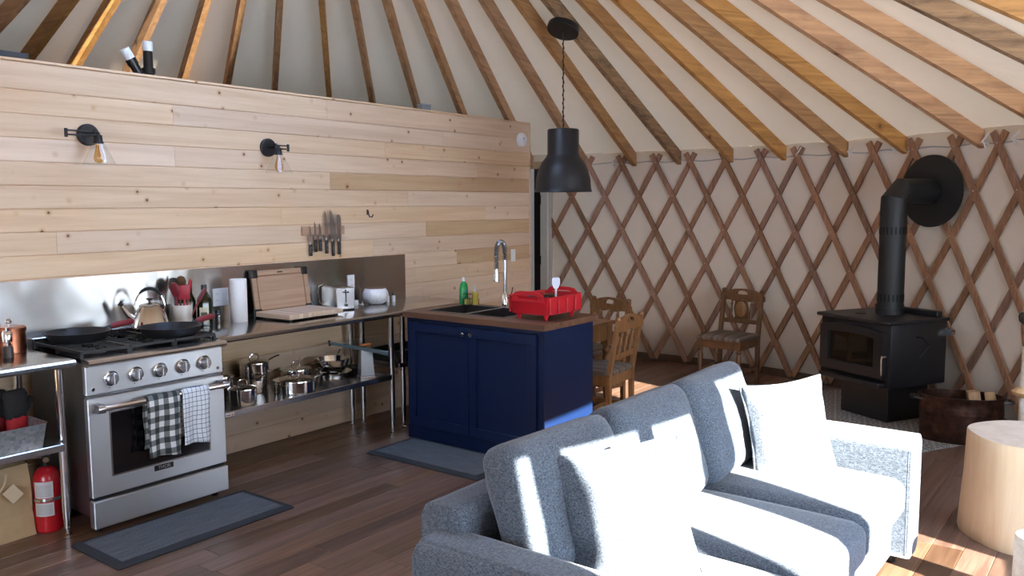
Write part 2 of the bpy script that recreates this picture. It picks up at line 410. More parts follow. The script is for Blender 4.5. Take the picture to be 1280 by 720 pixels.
wall = struct(mb.build('wall_back', CANV_W))
so = wall.modifiers.new('thickness', 'SOLIDIFY'); so.thickness = .02; so.offset = -1 
# lattice slats
STEP = 4.42; ROW = .345; HALF = STEP/2
ZT, ZB, ZX = 2.182, .03, 2.098
def slat_mesh(sign, r, a0, rows):
    mb = MB(); hw = .026
    for seg in rows:
        prev = None
        for z in seg:
            da = sign*(ZX-z)/ROW*HALF
            a = math.radians(a0+da)
            tz = Vector((-math.sin(a)*math.radians(HALF)*sign/ROW*-r, math.cos(a)*math.radians(HALF)*sign/ROW*-r, 1)).normalized()
            nr = Vector((math.cos(a), math.sin(a), 0)); sd_ = nr.cross(tz)
            c = Vector((r*math.cos(a), r*math.sin(a), z))
            ring = [mb.bm.verts.new(c + x*hw*sd_ + y*.009*nr) for x, y in ((-1, -1), (1, -1), (1, 1), (-1, 1))]
            if prev:
                for k in range(4):
                    j = (k+1) % 4; mb.bm.faces.new((prev[k], prev[j], ring[j], ring[k]))
            else: mb.bm.faces.new(ring)
            prev = ring
        mb.bm.faces.new(prev)
    return mb
SEG = [ZT-(ZT-ZB)*i/5 for i in range(6)]
full = {}
for sign, r in ((-1, 4.902), (1, 4.9205)):
    o = slat_mesh(sign, r, 0, [SEG]).build('slat', LATT, wall, (CX, CY, 0), (0, 0, 0), smooth=0); full[sign] = o.data; bpy.data.objects.remove(o)
A_PHASE = 13.75
NSL = 81
for sign, r in ((-1, 4.902), (1, 4.9205)):
    for i in range(NSL):
        a0 = A_PHASE - i*360/NSL
        a0 = (a0+180) % 360-180
        hit = False
        zz = [ZT-(ZT-ZB)*k/40 for k in range(41)]
        def blocked(z):
            a = (a0+sign*(ZX-z)/ROW*HALF+180) % 360-180
            return any(o[0]-1 < a < o[1]+1 and z < o[3]+.06 for o in DOORS+WIN[:3])
        bl = [blocked(z) for z in zz]
        if not any(bl): link('slat', full[sign], wall, (CX, CY, 0), (0, 0, math.radians(a0)))
        else:
            runs, cur = [], []
            for z, b in zip(zz, bl):
                if b:
                    if len(cur) > 1: runs.append(cur)
                    cur = []
                else: cur.append(z)
            if len(cur) > 1: runs.append(cur)
            runs = [[q[0], q[len(q)//2], q[-1]] for q in runs]
            if runs: slat_mesh(sign, r, 0, runs).build('slat', LATT, wall, (CX, CY, 0), (0, 0, math.radians(a0)), smooth=0)
mb = MB()
for i in range(NSL*2):
    for k in range(7):
        if (i+k) % 2: continue
        z = ZX-ROW*k
        a = A_PHASE-i*180/NSL
        a = (a+180) % 360-180
        if -75 < a < 45 and not any(o[0]-1 < a < o[1]+1 and z < o[3]+.06 for o in DOORS+WIN):
            mb.cyl(pol(4.895, a, z), pol(4.888, a, z), .006, .004, 6)
stuff(mb.build('lattice_bolt', M('bolt_zinc', (.5, .48, .45), .4, .6), wall))
# tension cable, ties, skirting
pts = [pol(4.93, a, 2.105+.008*math.sin(a*1.3)) for a in range(-75, 40)]
MB().tube(pts, .006, 5).build('tension_cable', M('galv_cable', (.42, .40, .37), .5, .4), wall)
mb = MB()
TIE = M('white_cord', (.68, .67, .64), .8)
for a, dz in ((10.3, .03), (-13.2, .05), (-19.2, .02), (-24.3, .07), (-33.9, .05), (-36.9, .04)):
    p = pol(4.9, a, 2.10); mb = MB()
    mb.tube([p+Vector((0, 0, -.03)), p+Vector((.01, .02, .02)), p+Vector((-.01, -.02, dz+.03)), p+Vector((.0, .03, .01)), p+Vector((0, -.02, .0))], .006, 5)
    mb.build('cable_tie', TIE, wall)
mb = MB(); cbox(mb, 4.93, 4.955, -120, 20.8, 0, .075); struct(mb.build('baseboard_back', wood('baseboard_fir', (.06, .035, .022), (.12, .07, .045), 0, 12, .1, .6), smooth=0))
# windows; the last one is added for its light
for i, (a0, a1, z0, z1) in enumerate(WIN):
    root = struct(cbox(MB(), 4.935, 4.99, a0-.5, a1+.5, z1, z1+.05).build('window_%d' % (i+1), TRIMB, smooth=0))
    cbox(MB(), 4.935, 4.99, a0-.5, a1+.5, z0-.05, z0).build('sill', TRIMB, root, smooth=0)
    for a in (a0, a1): cbox(MB(), 4.935, 4.99, a-.5, a+.5, z0, z1, 1).build('jamb', TRIMB, root, smooth=0)
    mb = MB(); n_ = 8
    for k in range(n_):
        b0, b1 = a0+(a1-a0)*k/n_, a0+(a1-a0)*(k+1)/n_
        mb.bm.faces.new([mb.bm.verts.new(pol(4.965, a, z)) for a, z in ((b0, z0), (b1, z0), (b1, z1), (b0, z1))])
    mb.build('pane', PANE, root, smooth=0)
    if i == 0:
        for b0, b1 in ((-109.3, -107.5), (-101.9, -100.8)): cbox(MB(), 4.94, 4.985, b0, b1, z0, z1, 1).build('mullion', TRIMB, root, smooth=0)
# doorway behind the camera
root = struct(cbox(MB(), 4.94, 5.05, -140.6, -123.4, 2.05, 2.12).build('door_2', TRIMB, smooth=0))
cbox(MB(), 4.985, 5.03, -139.9, -124.1, .01, 2.05).build('door_leaf', TRIMB, root, smooth=0)  # unseen closed leaf, added to block sun from the left wall
for a in (-140.3, -123.7): cbox(MB(), 4.94, 5.05, a-.35, a+.35, 0, 2.05, 1).build('jamb', TRIMB, root, smooth=0)
# far door beside the pine wall
root = struct(cbox(MB(), 4.865, 4.99, 18.62, 20.06, 0, 2.11, 1).build('door_1', TRIMW, smooth=0))   # casing on the lattice side
cbox(MB(), 4.858, 4.866, 18.95, 19.15, 0, 2.10, 1).build('casing_bead', TRIMB, root, smooth=0)
cbox(MB(), 4.91, 5.0, 32.6, 33.4, 0, 2.10, 1).build('casing', TRIMW, root, smooth=0)
cbox(MB(), 4.91, 5.0, 19.95, 33.4, 2.06, 2.14).build('head_casing', wood('door_head_pine', (.5, .35, .2), (.7, .53, .34), 0, 10, .1, .5), root, smooth=0)
cbox(MB(), 4.90, 4.99, 20.06, 21.0, .01, 2.06, 1).build('dark_gap', BLACK, root, smooth=0)  # solid black strip put in for the darkness of the gap beside the leaf
cbox(MB(), 4.90, 4.985, 21.0, 32.5, .01, 2.06).build('door_leaf', TRIMB, root, smooth=0)
for z in (.3, 1.05, 1.72): cbox(MB(), 4.86, 4.90, 19.98, 20.3, z-.05, z+.05, 1).build('hinge', BLACK, root, smooth=0)
# roof canvas cone, rafters, ring
def zroof(r): return ZAP-SL*r
RING = .78
mb = MB(); N = 156
levels = [RING, 1.4, 2.2, 3.0, 3.8, 4.5, 5.06]
gr = []
for r in levels:
    gr.append([])
    for i in range(N):
        a = i*360/N; sag = .012*math.cos(3*math.radians(a)*52/3)*(r > 1)
        gr[-1].append(mb.bm.verts.new(pol(r, a, zroof(r)+.085+sag)))
for A, B in zip(gr, gr[1:]):
    for i in range(N):
        j = (i+1) % N; mb.bm.faces.new((A[i], A[j], B[j], B[i]))
ceil = struct(mb.build('ceiling', CANV_C))
known = [-49.8, -41.4, -33.1, -25.0, -18.4, -11.1, -4.6, 2.0, 7.8, 14.5, 21.5, 28.1, 34.5, 41.1, 47.5, 55.6, 62.6, 69.0, 76.6, 83.9, 90.1, 96.7]
rest = [96.7+(360-146.5)*k/31 for k in range(1, 31)]
def rafter_mesh(n_=3, h=.060, hw=.0235):
    mb = MB()
    prof = []
    for i in range(n_+1):
        r = RING-.02+(5.03-RING)*i/n_
        top = zroof(r)+h*1.09; bot = zroof(r)-h*1.09
        prof.append([mb.bm.verts.new((r, y, z)) for y, z in ((-hw, bot), (hw, bot), (hw, top), (-hw, top))])
    for A, B in zip(prof, prof[1:]):
        for k in range(4): j = (k+1) % 4; mb.bm.faces.new((A[k], A[j], B[j], B[k]))
    mb.bm.faces.new(prof[0]); mb.bm.faces.new(prof[-1][::-1])
    return mb
rm = rafter_mesh().build('rafter', RAFT, smooth=0); rme = rm.data; bpy.data.objects.remove(rm)
rme_w = rme.copy(); rme_w.materials.clear(); rme_w.materials.append(RAFT_W)
for a in known+rest:
    link('rafter', rme_w if abs(a-2.0) < .1 or abs(a+49.8) < .1 else rme, ceil, (CX, CY, 0), (0, 0, math.radians(a)))
mb = MB(); cbox_pts = []
zr = zroof(RING)
g = [[mb.bm.verts.new(pol(r, i*7.5, z)) for i in range(48)] for r, z in ((RING-.05, zr-.10), (RING+.02, zr-.10), (RING+.02, zr+.16), (RING-.05, zr+.16))]
for i in range(48):
    for k in range(4): j = (i+1) % 48; A, B = g[k], g[(k+1) % 4]; mb.bm.faces.new((A[i], A[j], B[j], B[i]))
mb.build('skylight_ring', OAK, ceil)
MB().lathe([(RING+.03, zr+.16), (RING*.85, zr+.30), (RING*.5, zr+.40), (0, zr+.44)], 48, (CX, CY, 0)).build('skylight_dome', PANE, ceil)
# unseen outside ground, kept pale to bounce light indoors
struct(MB().lathe([(0, -.55), (60, -.55)], 48, (CX, CY, 0)).build('floor_outside', OUT))
struct(cbox(MB(), 5.0, 5.6, -180, 180, -.16, -.03, 90).build('floor_deck', wood('deck_boards', (.2, .14, .09), (.35, .26, .18), 0, 12, .1, .7), smooth=0))

# ------------------------------------------------------------------ floor planks
floor = struct(MB().lathe([(0, -.012), (5.05, -.012), (5.05, -.1), (0, -.1)], 96, (CX, CY, 0)).build('floor', M('subfloor', (.05, .03, .02), .7)))
PW, PL = .135, 1.22
planks = []
row = 0
y = CY-5.0
while y < CY+5.0:
    yc = y+PW/2; hw_ = 5.0**2-(yc-CY)**2
    if hw_ > 0:
        hx = math.sqrt(hw_); x = CX-hx; first = rnd.uniform(.25, 1)*PL
        while x < CX+hx:
            x1 = min(x+first, CX+hx); first = PL
            if x1-x > .04: planks.append((x, x1, y, y+PW))
            x = x1
    y += PW; row += 1
def vis(p):
    x, yy = (p[0]+p[1])/2, (p[2]+p[3])/2
    c = x*.797+yy*.605; l = x*.605-yy*.797
    if c < .8 or abs(l) > c*.72+.5 or yy > 4.9 and x < 6.6: return 99+abs(c)
    return math.hypot(x, yy)
planks.sort(key=vis)
def plank_geo(mb, x0, x1, y0, y1):
    z = -.0; g = .0008; c = .0018
    a = [mb.bm.verts.new(q) for q in ((x0+g, y0+g, z-.011), (x1-g, y0+g, z-.011), (x1-g, y1-g, z-.011), (x0+g, y1-g, z-.011))]
    b = [mb.bm.verts.new(q) for q in ((x0+g, y0+g, z-c), (x1-g, y0+g, z-c), (x1-g, y1-g, z-c), (x0+g, y1-g, z-c))]
    t = [mb.bm.verts.new(q) for q in ((x0+g+c, y0+g+c, z), (x1-g-c, y0+g+c, z), (x1-g-c, y1-g-c, z), (x0+g+c, y1-g-c, z))]
    for i in range(4):
        j = (i+1) % 4; mb.bm.faces.new((a[i], a[j], b[j], b[i])); mb.bm.faces.new((b[i], b[j], t[j], t[i]))
    mb.bm.faces.new(t)
pool = {}
for p in planks[:290]:
    L = round(p[1]-p[0], 3)
    if L not in pool:
        mb = MB(); plank_geo(mb, -L/2, L/2, -PW/2, PW/2); o = mb.build('plank', PLANK, floor, smooth=0); pool[L] = o.data
    else: o = link('plank', pool[L], floor)
    o.location = ((p[0]+p[1])/2, (p[2]+p[3])/2, 0)
mb = MB()
for p in planks[290:]: plank_geo(mb, *p)
stuff(mb.build('planking', PLANK, floor, smooth=0))

# ------------------------------------------------------------------ pine partition wall
YW = 4.86; XR = 6.69; XL = -1.62
wl = struct(MB().box(XL, XR-.005, YW+.017, YW+.14, 0, 2.438).build('wall_left', M('wall_backing', (.3, .22, .14), .8), smooth=0))
rows = [(2.293, 2.444)]
zt = 2.293
while zt > .02:
    rows.append((max(.003, zt-.1274), zt)); zt -= .1274
joints = {0: [4.17, .9], 1: [2.94, 5.44, .2], 2: [1.3, 4.75], 3: [2.94, 5.9], 4: [.6, 4.18], 5: [1.75, 5.0], 6: [.4, 3.73, 6.0], 7: [2.2, 5.21], 8: [1.1, 4.6], 9: [3.05, 5.6]}
amber = {(4, 4.18), (7, 5.21), (9, 5.6)}
for i, (z0, z1) in enumerate(rows):
    js = joints.get(i) or sorted([rnd.uniform(-.5, 1.5), rnd.uniform(2.4, 3.6), rnd.uniform(4.6, 5.8)])
    xs = [XL]+sorted(js)+[XR]
    for a, b in zip(xs, xs[1:]):
        h = (z1-z0)/2; L = (b-a)/2-.0006; c = .006; t = .017
        mb = MB(); pr = [(-t, -h), (-t, h-.0025), (-t, h), (-c, h), (0, h-c), (0, -h+c), (-c, -h+.0015), (-c-.003, -h)]
        pr = [(-t, -h), (-t, h), (-c, h), (0, h-c), (0, -h+c), (-c, -h)]
        mb.prism([(-u, v) for u, v in pr], -L, L, 'x')
        o = mb.build('board', PINE_A if (i, a) in amber else PINE, wl, ((a+b)/2, YW, (z0+z1)/2), smooth=0)
struct(MB().box(XL, XR+.01, YW-.004, YW+.15, 2.445, 2.458).build('trim_1', PINE, smooth=0))
struct(MB().box(XR-.004, XR+.014, YW-.004, YW+.15, 0, 2.444).build('trim_2', PINE, smooth=0))
mb = MB()   # loft deck over the rooms behind the wall
pts = []
for a in range(0, 181):
    p = pol(4.84, a, 0)
    if p.y > YW+.16: pts.append((p.x, p.y))
pts = [p for p in pts if p[0] < XR]+[(XL+.2, YW+.16)]
pts = [(XR, YW+.16)]+pts
mb.prism(pts, 2.36, 2.41, 'z'); struct(mb.build('ceiling_loft', M('loft_deck', (.13, .095, .06), .8), smooth=0))
# steel backsplash
t = thing('steel_backsplash', 'brushed stainless steel backsplash sheets on the pine wall behind the range and counter', 'backsplash', (0, YW-.002, 0))
for a, b in ((1.0, 2.78), (2.781, 4.47), (4.471, 4.945)):
    MB().box(a, b, -.004, 0, .86, 1.268).build('panel', SPLASH, t, smooth=0)

# ------------------------------------------------------------------ range
t = thing('gas_range', 'stainless steel gas range with five knobs and a dark oven window', 'range', (2.382, 4.19, 0))
MB().box(-.38, .38, .03, .62, .09, .885).build('body', M('range_side', (.16, .16, .165), .3, .8), t, smooth=0)
MB().box(-.388, .388, -.004, .03, .725, .872, .003).build('control_panel', STEEL_V, t)
MB().prism([(.03, .872), (-.03, .872), (-.052, .882), (-.056, .893), (-.05, .904), (-.03, .909), (.03, .909)], -.39, .39, 'x').build('bullnose', STEEL, t)
MB().box(-.386, .386, .03, .57, .885, .908).build('cooktop', M('black_enamel', (.008, .008, .009), .2), t, smooth=0)
g = MB().box(-.386, .386, .57, .625, .885, .962, .003).build('back_guard', STEEL, t)
for k in range(30): MB().box(-.37+k*.0255, -.37+k*.0255+.013, .568, .571, .922, .952).build('vent_slot', BLACK, g, smooth=0)
for i, x in enumerate((-.262, -.130, .004, .138, .268)):
    b = MB().lathe([(0, 0), (.039, 0), (.039, .012), (.034, .016), (.031, .016)], 28, (0, 0, 0), M=Matrix.Rotation(PI/2, 4, 'X')).build('knob', CHROME, t, (x, -.004, .797))
    MB().lathe([(.030, .015), (.027, .034), (.025, .040), (0, .041)], 24, M=Matrix.Rotation(PI/2, 4, 'X')).box(-.008, .008, -.054, -.030, -.026, .026, .003).build('grip', STEEL, b)
    MB().lathe([(0, 0), (.003, 0), (.003, .001), (0, .001)], 10, M=Matrix.Rotation(PI/2, 4, 'X')).build('position_mark', BLACK, t, (x-.006, -.005, .748), smooth=0)
for x in (-.355, .355): MB().lathe([(0, 0), (.010, 0), (.009, .006), (0, .007)], 14, M=Matrix.Rotation(PI/2, 4, 'X')).build('push_button', CHROME, t, (x, -.004, .752))
d = MB().box(-.388, .388, -.012, .03, .197, .708, .004).build('oven_door', STEEL_V, t)
MB().ring_prism(rrect(.285, .170, .004, 1, .0, .458), rrect(.277, .162, .004, 1, .0, .458), -.016, -.011).build('window_trim', STEEL, d, smooth=0)
MB().box(-.278, .278, -.0145, -.011, .295, .621).build('oven_window', DGLASS, d, smooth=0)
h = MB().tube([(-.345, -.078, .662), (.345, -.078, .662)], .0155, 18).build('door_handle', CHROME, d)
for s_ in (-1, 1): MB().prism([(-.012, .685), (-.012, .635), (-.088, .642), (-.094, .662), (-.086, .682)], s_*.352-.018, s_*.352+.018, 'x', .002).build('handle_bracket', STEEL, d)
bd = MB().box(-.055, .055, -.017, -.011, .254, .284, .002).build('badge', M('badge_dark', (.05, .05, .052), .35, .7), d)
fo = text('badge_lettering', 'THOR', .026, M('badge_letter', (.55, .55, .55), .3, .9), d, (0, -.0175, .269), (PI/2, 0, 0))
MB().box(-.388, .388, -.022, .03, .036, .178, .004).build('drawer', STEEL_V, t)
MB().box(-.375, .375, .0, .03, .178, .197).build('drawer_gap', BLACK, t, smooth=0)
for x in (-.34, .34):
    for y in (.05, .55): MB().cyl((x, y, 0), (x, y, .09), .018, .018, 12).build('foot', BLACK, t)
for x, y, r in ((-.25, .17, .045), (-.25, .43, .04), (0, .30, .055), (.25, .17, .045), (.25, .43, .04)):
    MB().lathe([(0, 0), (r*1.2, 0), (r*1.2, .006), (r, .01), (r, .018), (r*.8, .024), (0, .024)], 24).build('burner', IRON, t, (x, y, .906))
for gx in (-.255, 0, .255):
    mb = MB(); hw_ = .122
    for x in (-hw_, hw_): mb.box(gx+x-.006, gx+x+.006, .045, .555, .930, .944)
    for y in (.045, .30, .555): mb.box(gx-hw_, gx+hw_, y-.006, y+.006, .930, .944)
    for y in (.10, .17, .24, .36, .43, .50): mb.box(gx-hw_, gx-.03, y-.005, y+.005, .932, .944).box(gx+.03, gx+hw_, y-.005, y+.005, .932, .944)
    mb.box(gx-.005, gx+.005, .05, .14, .932, .944).box(gx-.005, gx+.005, .20, .28, .932, .944).box(gx-.005, gx+.005, .46, .55, .932, .944)
    for x in (-hw_, hw_):
        for y in (.05, .30, .55): mb.box(gx+x-.008, gx+x+.008, y-.008, y+.008, .906, .932)
    mb.build('grate', IRON, t, smooth=0)
GT = .945
def skillet(label, x, y, r, ha, grp=None):
    t = thing('skillet', label, 'pan', (x, y, GT), ha)
    MB().lathe([(0, 0), (r*.80, 0), (r*.84, .004), (r, .048), (r+.004, .052), (r-.003, .052), (r*.80, .008), (0, .007)], 36).prism([(.0, r+.004), (-.03, r-.004), (.02, r-.02), (.03, r-.006)], .042, .050, 'z').build('pan', IRON, t)
    MB().tube([(r-.004, 0, .045), (r+.02, 0, .052), (r+.05, 0, .058)], [.012, .011, .010], 10).build('handle', IRON, t)
    MB().tube([(r+.025, 0, .054), (r+.05, 0, .059), (r+.10, 0, .064), (r+.15, 0, .067), (r+.165, 0, .067)], [.012, .0165, .017, .017, .008], 12).build('handle_sleeve', REDH, t)
    return t
skillet('black cast iron skillet with dark red handle cover on the left back burner', 2.17, 4.61, .163, math.radians(4))
skillet('black cast iron skillet with dark red handle cover in front of the kettle', 2.575, 4.38, .168, math.radians(12))
# kettle
t = thing('kettle', 'polished steel stovetop kettle with arched black handle on the range', 'kettle', (2.635, 4.695, GT), math.radians(155))
MB().lathe([(0, 0), (.10, 0), (.108, .01), (.106, .03), (.085, .09), (.064, .13), (.060, .138), (.062, .142), (.05, .15), (.012, .158), (0, .158)], 36).build('body', POT, t)
MB().lathe([(.008, .155), (.007, .168), (.020, .176), (.021, .182), (0, .187)], 18).build('lid_knob', BLACKP, t)
sp = MB().tube([(.085, 0, .055), (.115, 0, .085), (.135, 0, .12), (.15, 0, .145)], [.026, .021, .016, .014], 14).build('spout', POT, t)
MB().tube([(.145, 0, .15), (.16, 0, .155), (.15, 0, .175)], [.016, .014, .005], 10).build('whistle', BLACKP, sp)
arc = [(.075*math.cos(a)*1.12, 0, .115+.125*math.sin(a)) for a in [PI*k/14 for k in range(15)]]
MB().tube([(.074, 0, .10)]+arc+[(-.074, 0, .10)], .0045, 8).build('bail', POT, t)
MB().tube(arc[4:12], [.006, .010, .011, .011, .011, .011, .010, .006], 10).build('grip', BLACKP, t)
# tea towels over the oven handle
def towel(name, label, x0, x1, mat, zf, zb):
    mb = MB(); nx = 10; yh = 4.19-.078; zh = .662
    prof = []
    for k in range(9): prof.append((yh+.019+.004*k/8, zb+(zh-zb)*k/8))
    for k in range(1, 8): a = PI*k/8; prof.append((yh+.021*math.cos(a), zh+.021*math.sin(a)))
    for k in range(13): prof.append((yh-.022-.004*math.sin(k*.6), zh-(zh-zf)*k/12))
    G = []
    for i in range(nx+1):
        u = i/nx; G.append([])
        for k, (yy, zz) in enumerate(prof):
            f = abs(zz-zh)
            G[-1].append(mb.bm.verts.new((x0+(x1-x0)*u-(x0+x1)/2+.004*math.sin(zz*30), yy-4.112-(.010*f/.3+.003)*math.sin(u*9+1) if k > 15 else yy-4.112+.004*math.sin(u*8), zz-.66+.006*math.sin(u*3) - (.02*u if k > 15 else 0))))
    for i in range(nx):
        for k in range(len(prof)-1): mb.bm.faces.new((G[i][k], G[i+1][k], G[i+1][k+1], G[i][k+1]))
    o = mb.build(name, mat, None, ((x0+x1)/2, 4.112, .66), smooth=60)
    so = o.modifiers.new('thickness', 'SOLIDIFY'); so.thickness = .003
    return tag(o, label, 'towel')
towel('tea_towel', 'green-grey and white gingham tea towel hanging on the oven handle', 2.255, 2.44, GING, .36, .40)
towel('tea_towel', 'white tea towel with thin blue grid lines hanging on the oven handle', 2.455, 2.62, GRID, .385, .42)

# ------------------------------------------------------------------ stainless work tables
def leg(mb_parent, x, y, top, r=.0205):
    l = MB().cyl((x, y, .09), (x, y, top), r, r, 18).cyl((x, y, .44), (x, y, .47), r+.002, r+.002, 18).build('leg', CHROME, mb_parent)
    MB().lathe([(0, 0), (.020, 0), (.021, .008), (.013, .014), (.013, .035), (.018, .04), (.018, .09), (0, .09)], 16, (x, y, 0)).build('foot', CHROME, l)
def worktable(label, x0, x1, y0, legs, shelf, edge=True, splash=False):
    t = thing('work_table', label, 'table', (0, 0, 0))
    mb = MB().prism([(y0+.02, .914), (y0+.006, .911), (y0-.002, .902), (y0-.002, .888), (y0+.006, .878), (y0+.02, .875), (4.85, .875), (4.85, .914)], x0, x1, 'x')
    mb.build('table_top', COUNTER, t)
    for x, y in legs: leg(t, x, y, .876)
    if shelf:
        sx0, sx1, sy0, z = shelf
        MB().box(sx0, sx1, sy0, 4.82, z-.038, z, .004).build('shelf', STEEL, t)
    return t
worktable('stainless steel work table left of the range with a bin on its shelf', .75, 1.962, 4.205, [(1.925, 4.315), (1.925, 4.79), (.80, 4.315), (.80, 4.79)], (.78, 1.90, 4.235, .497))
worktable('long stainless steel work table right of the range with pots on its shelf', 2.778, 4.318, 4.225, [(4.282, 4.357), (4.262, 4.768), (2.83, 4.357), (2.83, 4.768)], (2.80, 4.265, 4.335, .44))
tb = worktable('stainless steel work table between the long counter and the island back', 4.322, 5.08, 4.245, [(4.442, 4.402), (4.362, 4.752), (5.04, 4.402), (5.04, 4.752)], (4.38, 5.06, 4.38, .50))
lb = tag(MB().box(-.03, .03, -.0012, 0, -.009, .009).build('shelf_sticker', WHITE, None, (2.905, 4.3345, .421), smooth=0), 'small white maker sticker on the front edge of the pot shelf', 'sticker')
MB().box(-.026, .006, -.0020, -.0012, -.003, .003).build('print_line', M('sticker_ink', (.12, .12, .12), .5), lb, smooth=0)
MB().lathe([(0, 0), (.006, 0), (.006, .001), (0, .001)], 12, (.017, -.0012, 0), M=Matrix.Rotation(PI/2, 4, 'X')).build('print_dot', ORANGE, lb, smooth=0)

# ------------------------------------------------------------------ things on the left table
CT = .9145
t = thing('canister', 'hammered copper canister with knobbed lid on the left work table', 'canister', (1.862, 4.70, CT))
MB().lathe([(0, 0), (.072, 0), (.075, .004), (.075, .118), (0, .118)], 32).build('body', COPPERB, t)
l = MB().lathe([(.079, .110), (.080, .130), (.070, .138), (0, .142)], 32).build('lid', COPPERB, t)
MB().lathe([(.006, .140), (.006, .150), (.014, .157), (.015, .166), (.010, .174), (0, .176)], 16).build('lid_knob', CHROME, l)
def mill(label, x, y, fill):
    t = thing('spice_mill', label, 'mill', (x, y, CT))
    MB().lathe([(0, 0), (.024, 0), (.025, .01), (.024, .05), (.020, .058), (0, .058)], 20).build('jar', fill, t)
    MB().lathe([(.012, .058), (.012, .075), (.022, .08), (.024, .125), (.02, .132), (.008, .135), (.008, .15), (0, .152)], 20).build('grinder_top', CHROME, t)
mill('steel topped mill of pink salt at the left edge of the picture', 1.70, 4.50, M('pink_salt', (.55, .34, .28), .3))
mill('steel topped mill of dark pepper in front of the copper canister', 1.79, 4.545, M('peppercorn', (.045, .03, .025), .4))
SH = .4975
t = thing('storage_bin', 'galvanised tin bin on the shelf of the left work table', 'bin', (1.52, 4.42, SH))
mb = MB(); O = rrect(.315, .165, .02, 3); 
for (sx, sy, z0, z1) in ((0, 0, 0, 0),): pass
A = [[mb.bm.verts.new((u*k, v*k, z)) for u, v in O] for k, z in ((.94, 0), (1, .115), (1.015, .118), (.99, .115), (.93, .006))]
for a, b in zip(A, A[1:]):
    for i in range(len(O)): j = (i+1) % len(O); mb.bm.faces.new((a[i], a[j], b[j], b[i]))
mb.bm.faces.new(A[0][::-1]); mb.bm.faces.new(A[-1])
mb.build('tub', GALV, t)
MB().tube([(.333*math.cos(k*.0)+.0, -.05+.1*k/6, .085-.03*math.sin(PI*k/6)) for k in range(7)], .004, 6).build('side_handle', STEEL, t)
def mitt(label, x, y, rz, col):
    t = thing('oven_mitt', label, 'mitt', (x, y, SH+.007), rz)
    MB().soft(.055, .018, .07, .02, .006, 6, Matrix.Translation((0, 0, .07)), .004).build('cuff', col, t)
    MB().soft(.062, .024, .075, .03, .008, 7, Matrix.Translation((0, 0, .185)), .006).soft(.02, .018, .045, .016, .002, 5, Matrix.Translation((.068, 0, .17)) @ Matrix.Rotation(math.radians(35), 4, 'Y')).build('hand', M('black_quilted', (.012, .011, .012), .85, bump=.5), t)
mitt('black oven mitt with red cuff standing at the right end of the tin bin', 1.775, 4.46, math.radians(20), M('mitt_red', (.42, .012, .02), .7))
mitt('black oven mitt with red cuff behind the other mitt in the tin bin', 1.70, 4.53, math.radians(-10), M('mitt_red_dark', (.30, .012, .02), .7))
t = thing('waffle_iron', 'round black appliance lying in the tin bin under the left table', 'appliance', (1.50, 4.43, SH+.007))
MB().lathe([(0, 0), (.10, 0), (.11, .02), (.11, .06), (.10, .065), (.11, .07), (.105, .12), (.06, .14), (0, .145)], 28).build('body', BLACKP, t)
MB().tube([(.10, -.03, .09), (.15, -.03, .10), (.15, .03, .10), (.10, .03, .09)], .008, 8).build('handle', BLACKP, t)
t = thing('paper_bag', 'brown kraft paper gift bag with twine handle and tag on the floor', 'bag', (1.64, 4.55, 0), math.radians(3))
mb = MB()
O = [(-.19, -.10), (.19, -.10), (.20, 0), (.19, .07), (-.19, .07), (-.20, 0)]
A = [[mb.bm.verts.new((u*(1 if z < .2 else 1.0), v*(1 if z < .1 else (.75 if z < .3 else .5)), z)) for u, v in O] for z in (0, .12, .25, .365)]
for a, b in zip(A, A[1:]):
    for i in range(6): j = (i+1) % 6; mb.bm.faces.new((a[i], a[j], b[j], b[i]))
mb.bm.faces.new(A[0][::-1]); bag = mb.build('sack', KRAFT, t, smooth=0)
MB().tube([(-.02+.085*math.cos(a), -.088-.012*abs(math.sin(a)), .345-.10*math.sin(a)) for a in [PI*k/12 for k in range(13)]], .005, 8).build('twine_handle', M('twine', (.55, .42, .26), .9), t)
MB().box(-.035, .03, -.001, .001, -.045, .03).build('gift_tag', M('tag_card', (.60, .46, .30), .8), t, (.085, -.105, .25), (math.radians(-8), math.radians(-35), 0), smooth=0)
t = thing('fire_extinguisher', 'red fire extinguisher with silver band on the floor beside the bag', 'fire extinguisher', (1.906, 4.475, 0), math.radians(-110))
MB().lathe([(0, 0), (.060, 0), (.066, .008), (.066, .265), (.060, .30), (.040, .328), (.020, .338), (0, .338)], 32).build('cylinder', REDX, t)
v = MB().cyl((0, 0, .335), (0, 0, .372), .018, .016, 16).box(-.014, .014, -.018, .018, .368, .395, .003).build('valve', BLACKP, t)
MB().box(-.012, .012, -.085, .02, .385, .393, .002).build('lever', CHROME, v); MB().lathe([(0, 0), (.014, 0), (.014, .01), (0, .01)], 16, (.016, 0, .375), M=Matrix.Rotation(PI/2, 4, 'Y')).build('gauge', CHROME, v)
MB().lathe([(.0672, .165), (.0675, .167), (.0675, .180), (.0672, .182)], 32).build('band', CHROME, t)
mb = MB()
for z0, z1 in ((.185, .27), (.09, .16)):
    c = [[mb.bm.verts.new((.0668*math.cos(a), .0668*math.sin(a), z)) for a in [math.radians(-60+80*k/8) for k in range(9)]] for z in (z0, z1)]
    for k in range(8): mb.bm.faces.new((c[0][k], c[0][k+1], c[1][k+1], c[1][k]))
mb.build('instruction_label', M('extinguisher_label', (.62, .60, .58), .5), t)
mb = MB()
for z in [.10+.009*k for k in range(6)]+[.195+.009*k for k in range(7)]:
    c = [[mb.bm.verts.new((.0671*math.cos(a), .0671*math.sin(a), q)) for a in [math.radians(-54+66*k/6) for k in range(7)]] for q in (z, z+.003)]
    for k in range(6): mb.bm.faces.new((c[0][k], c[0][k+1], c[1][k+1], c[1][k]))
stuff(mb.build('label_print', M('label_ink', (.35, .32, .34), .6), t))

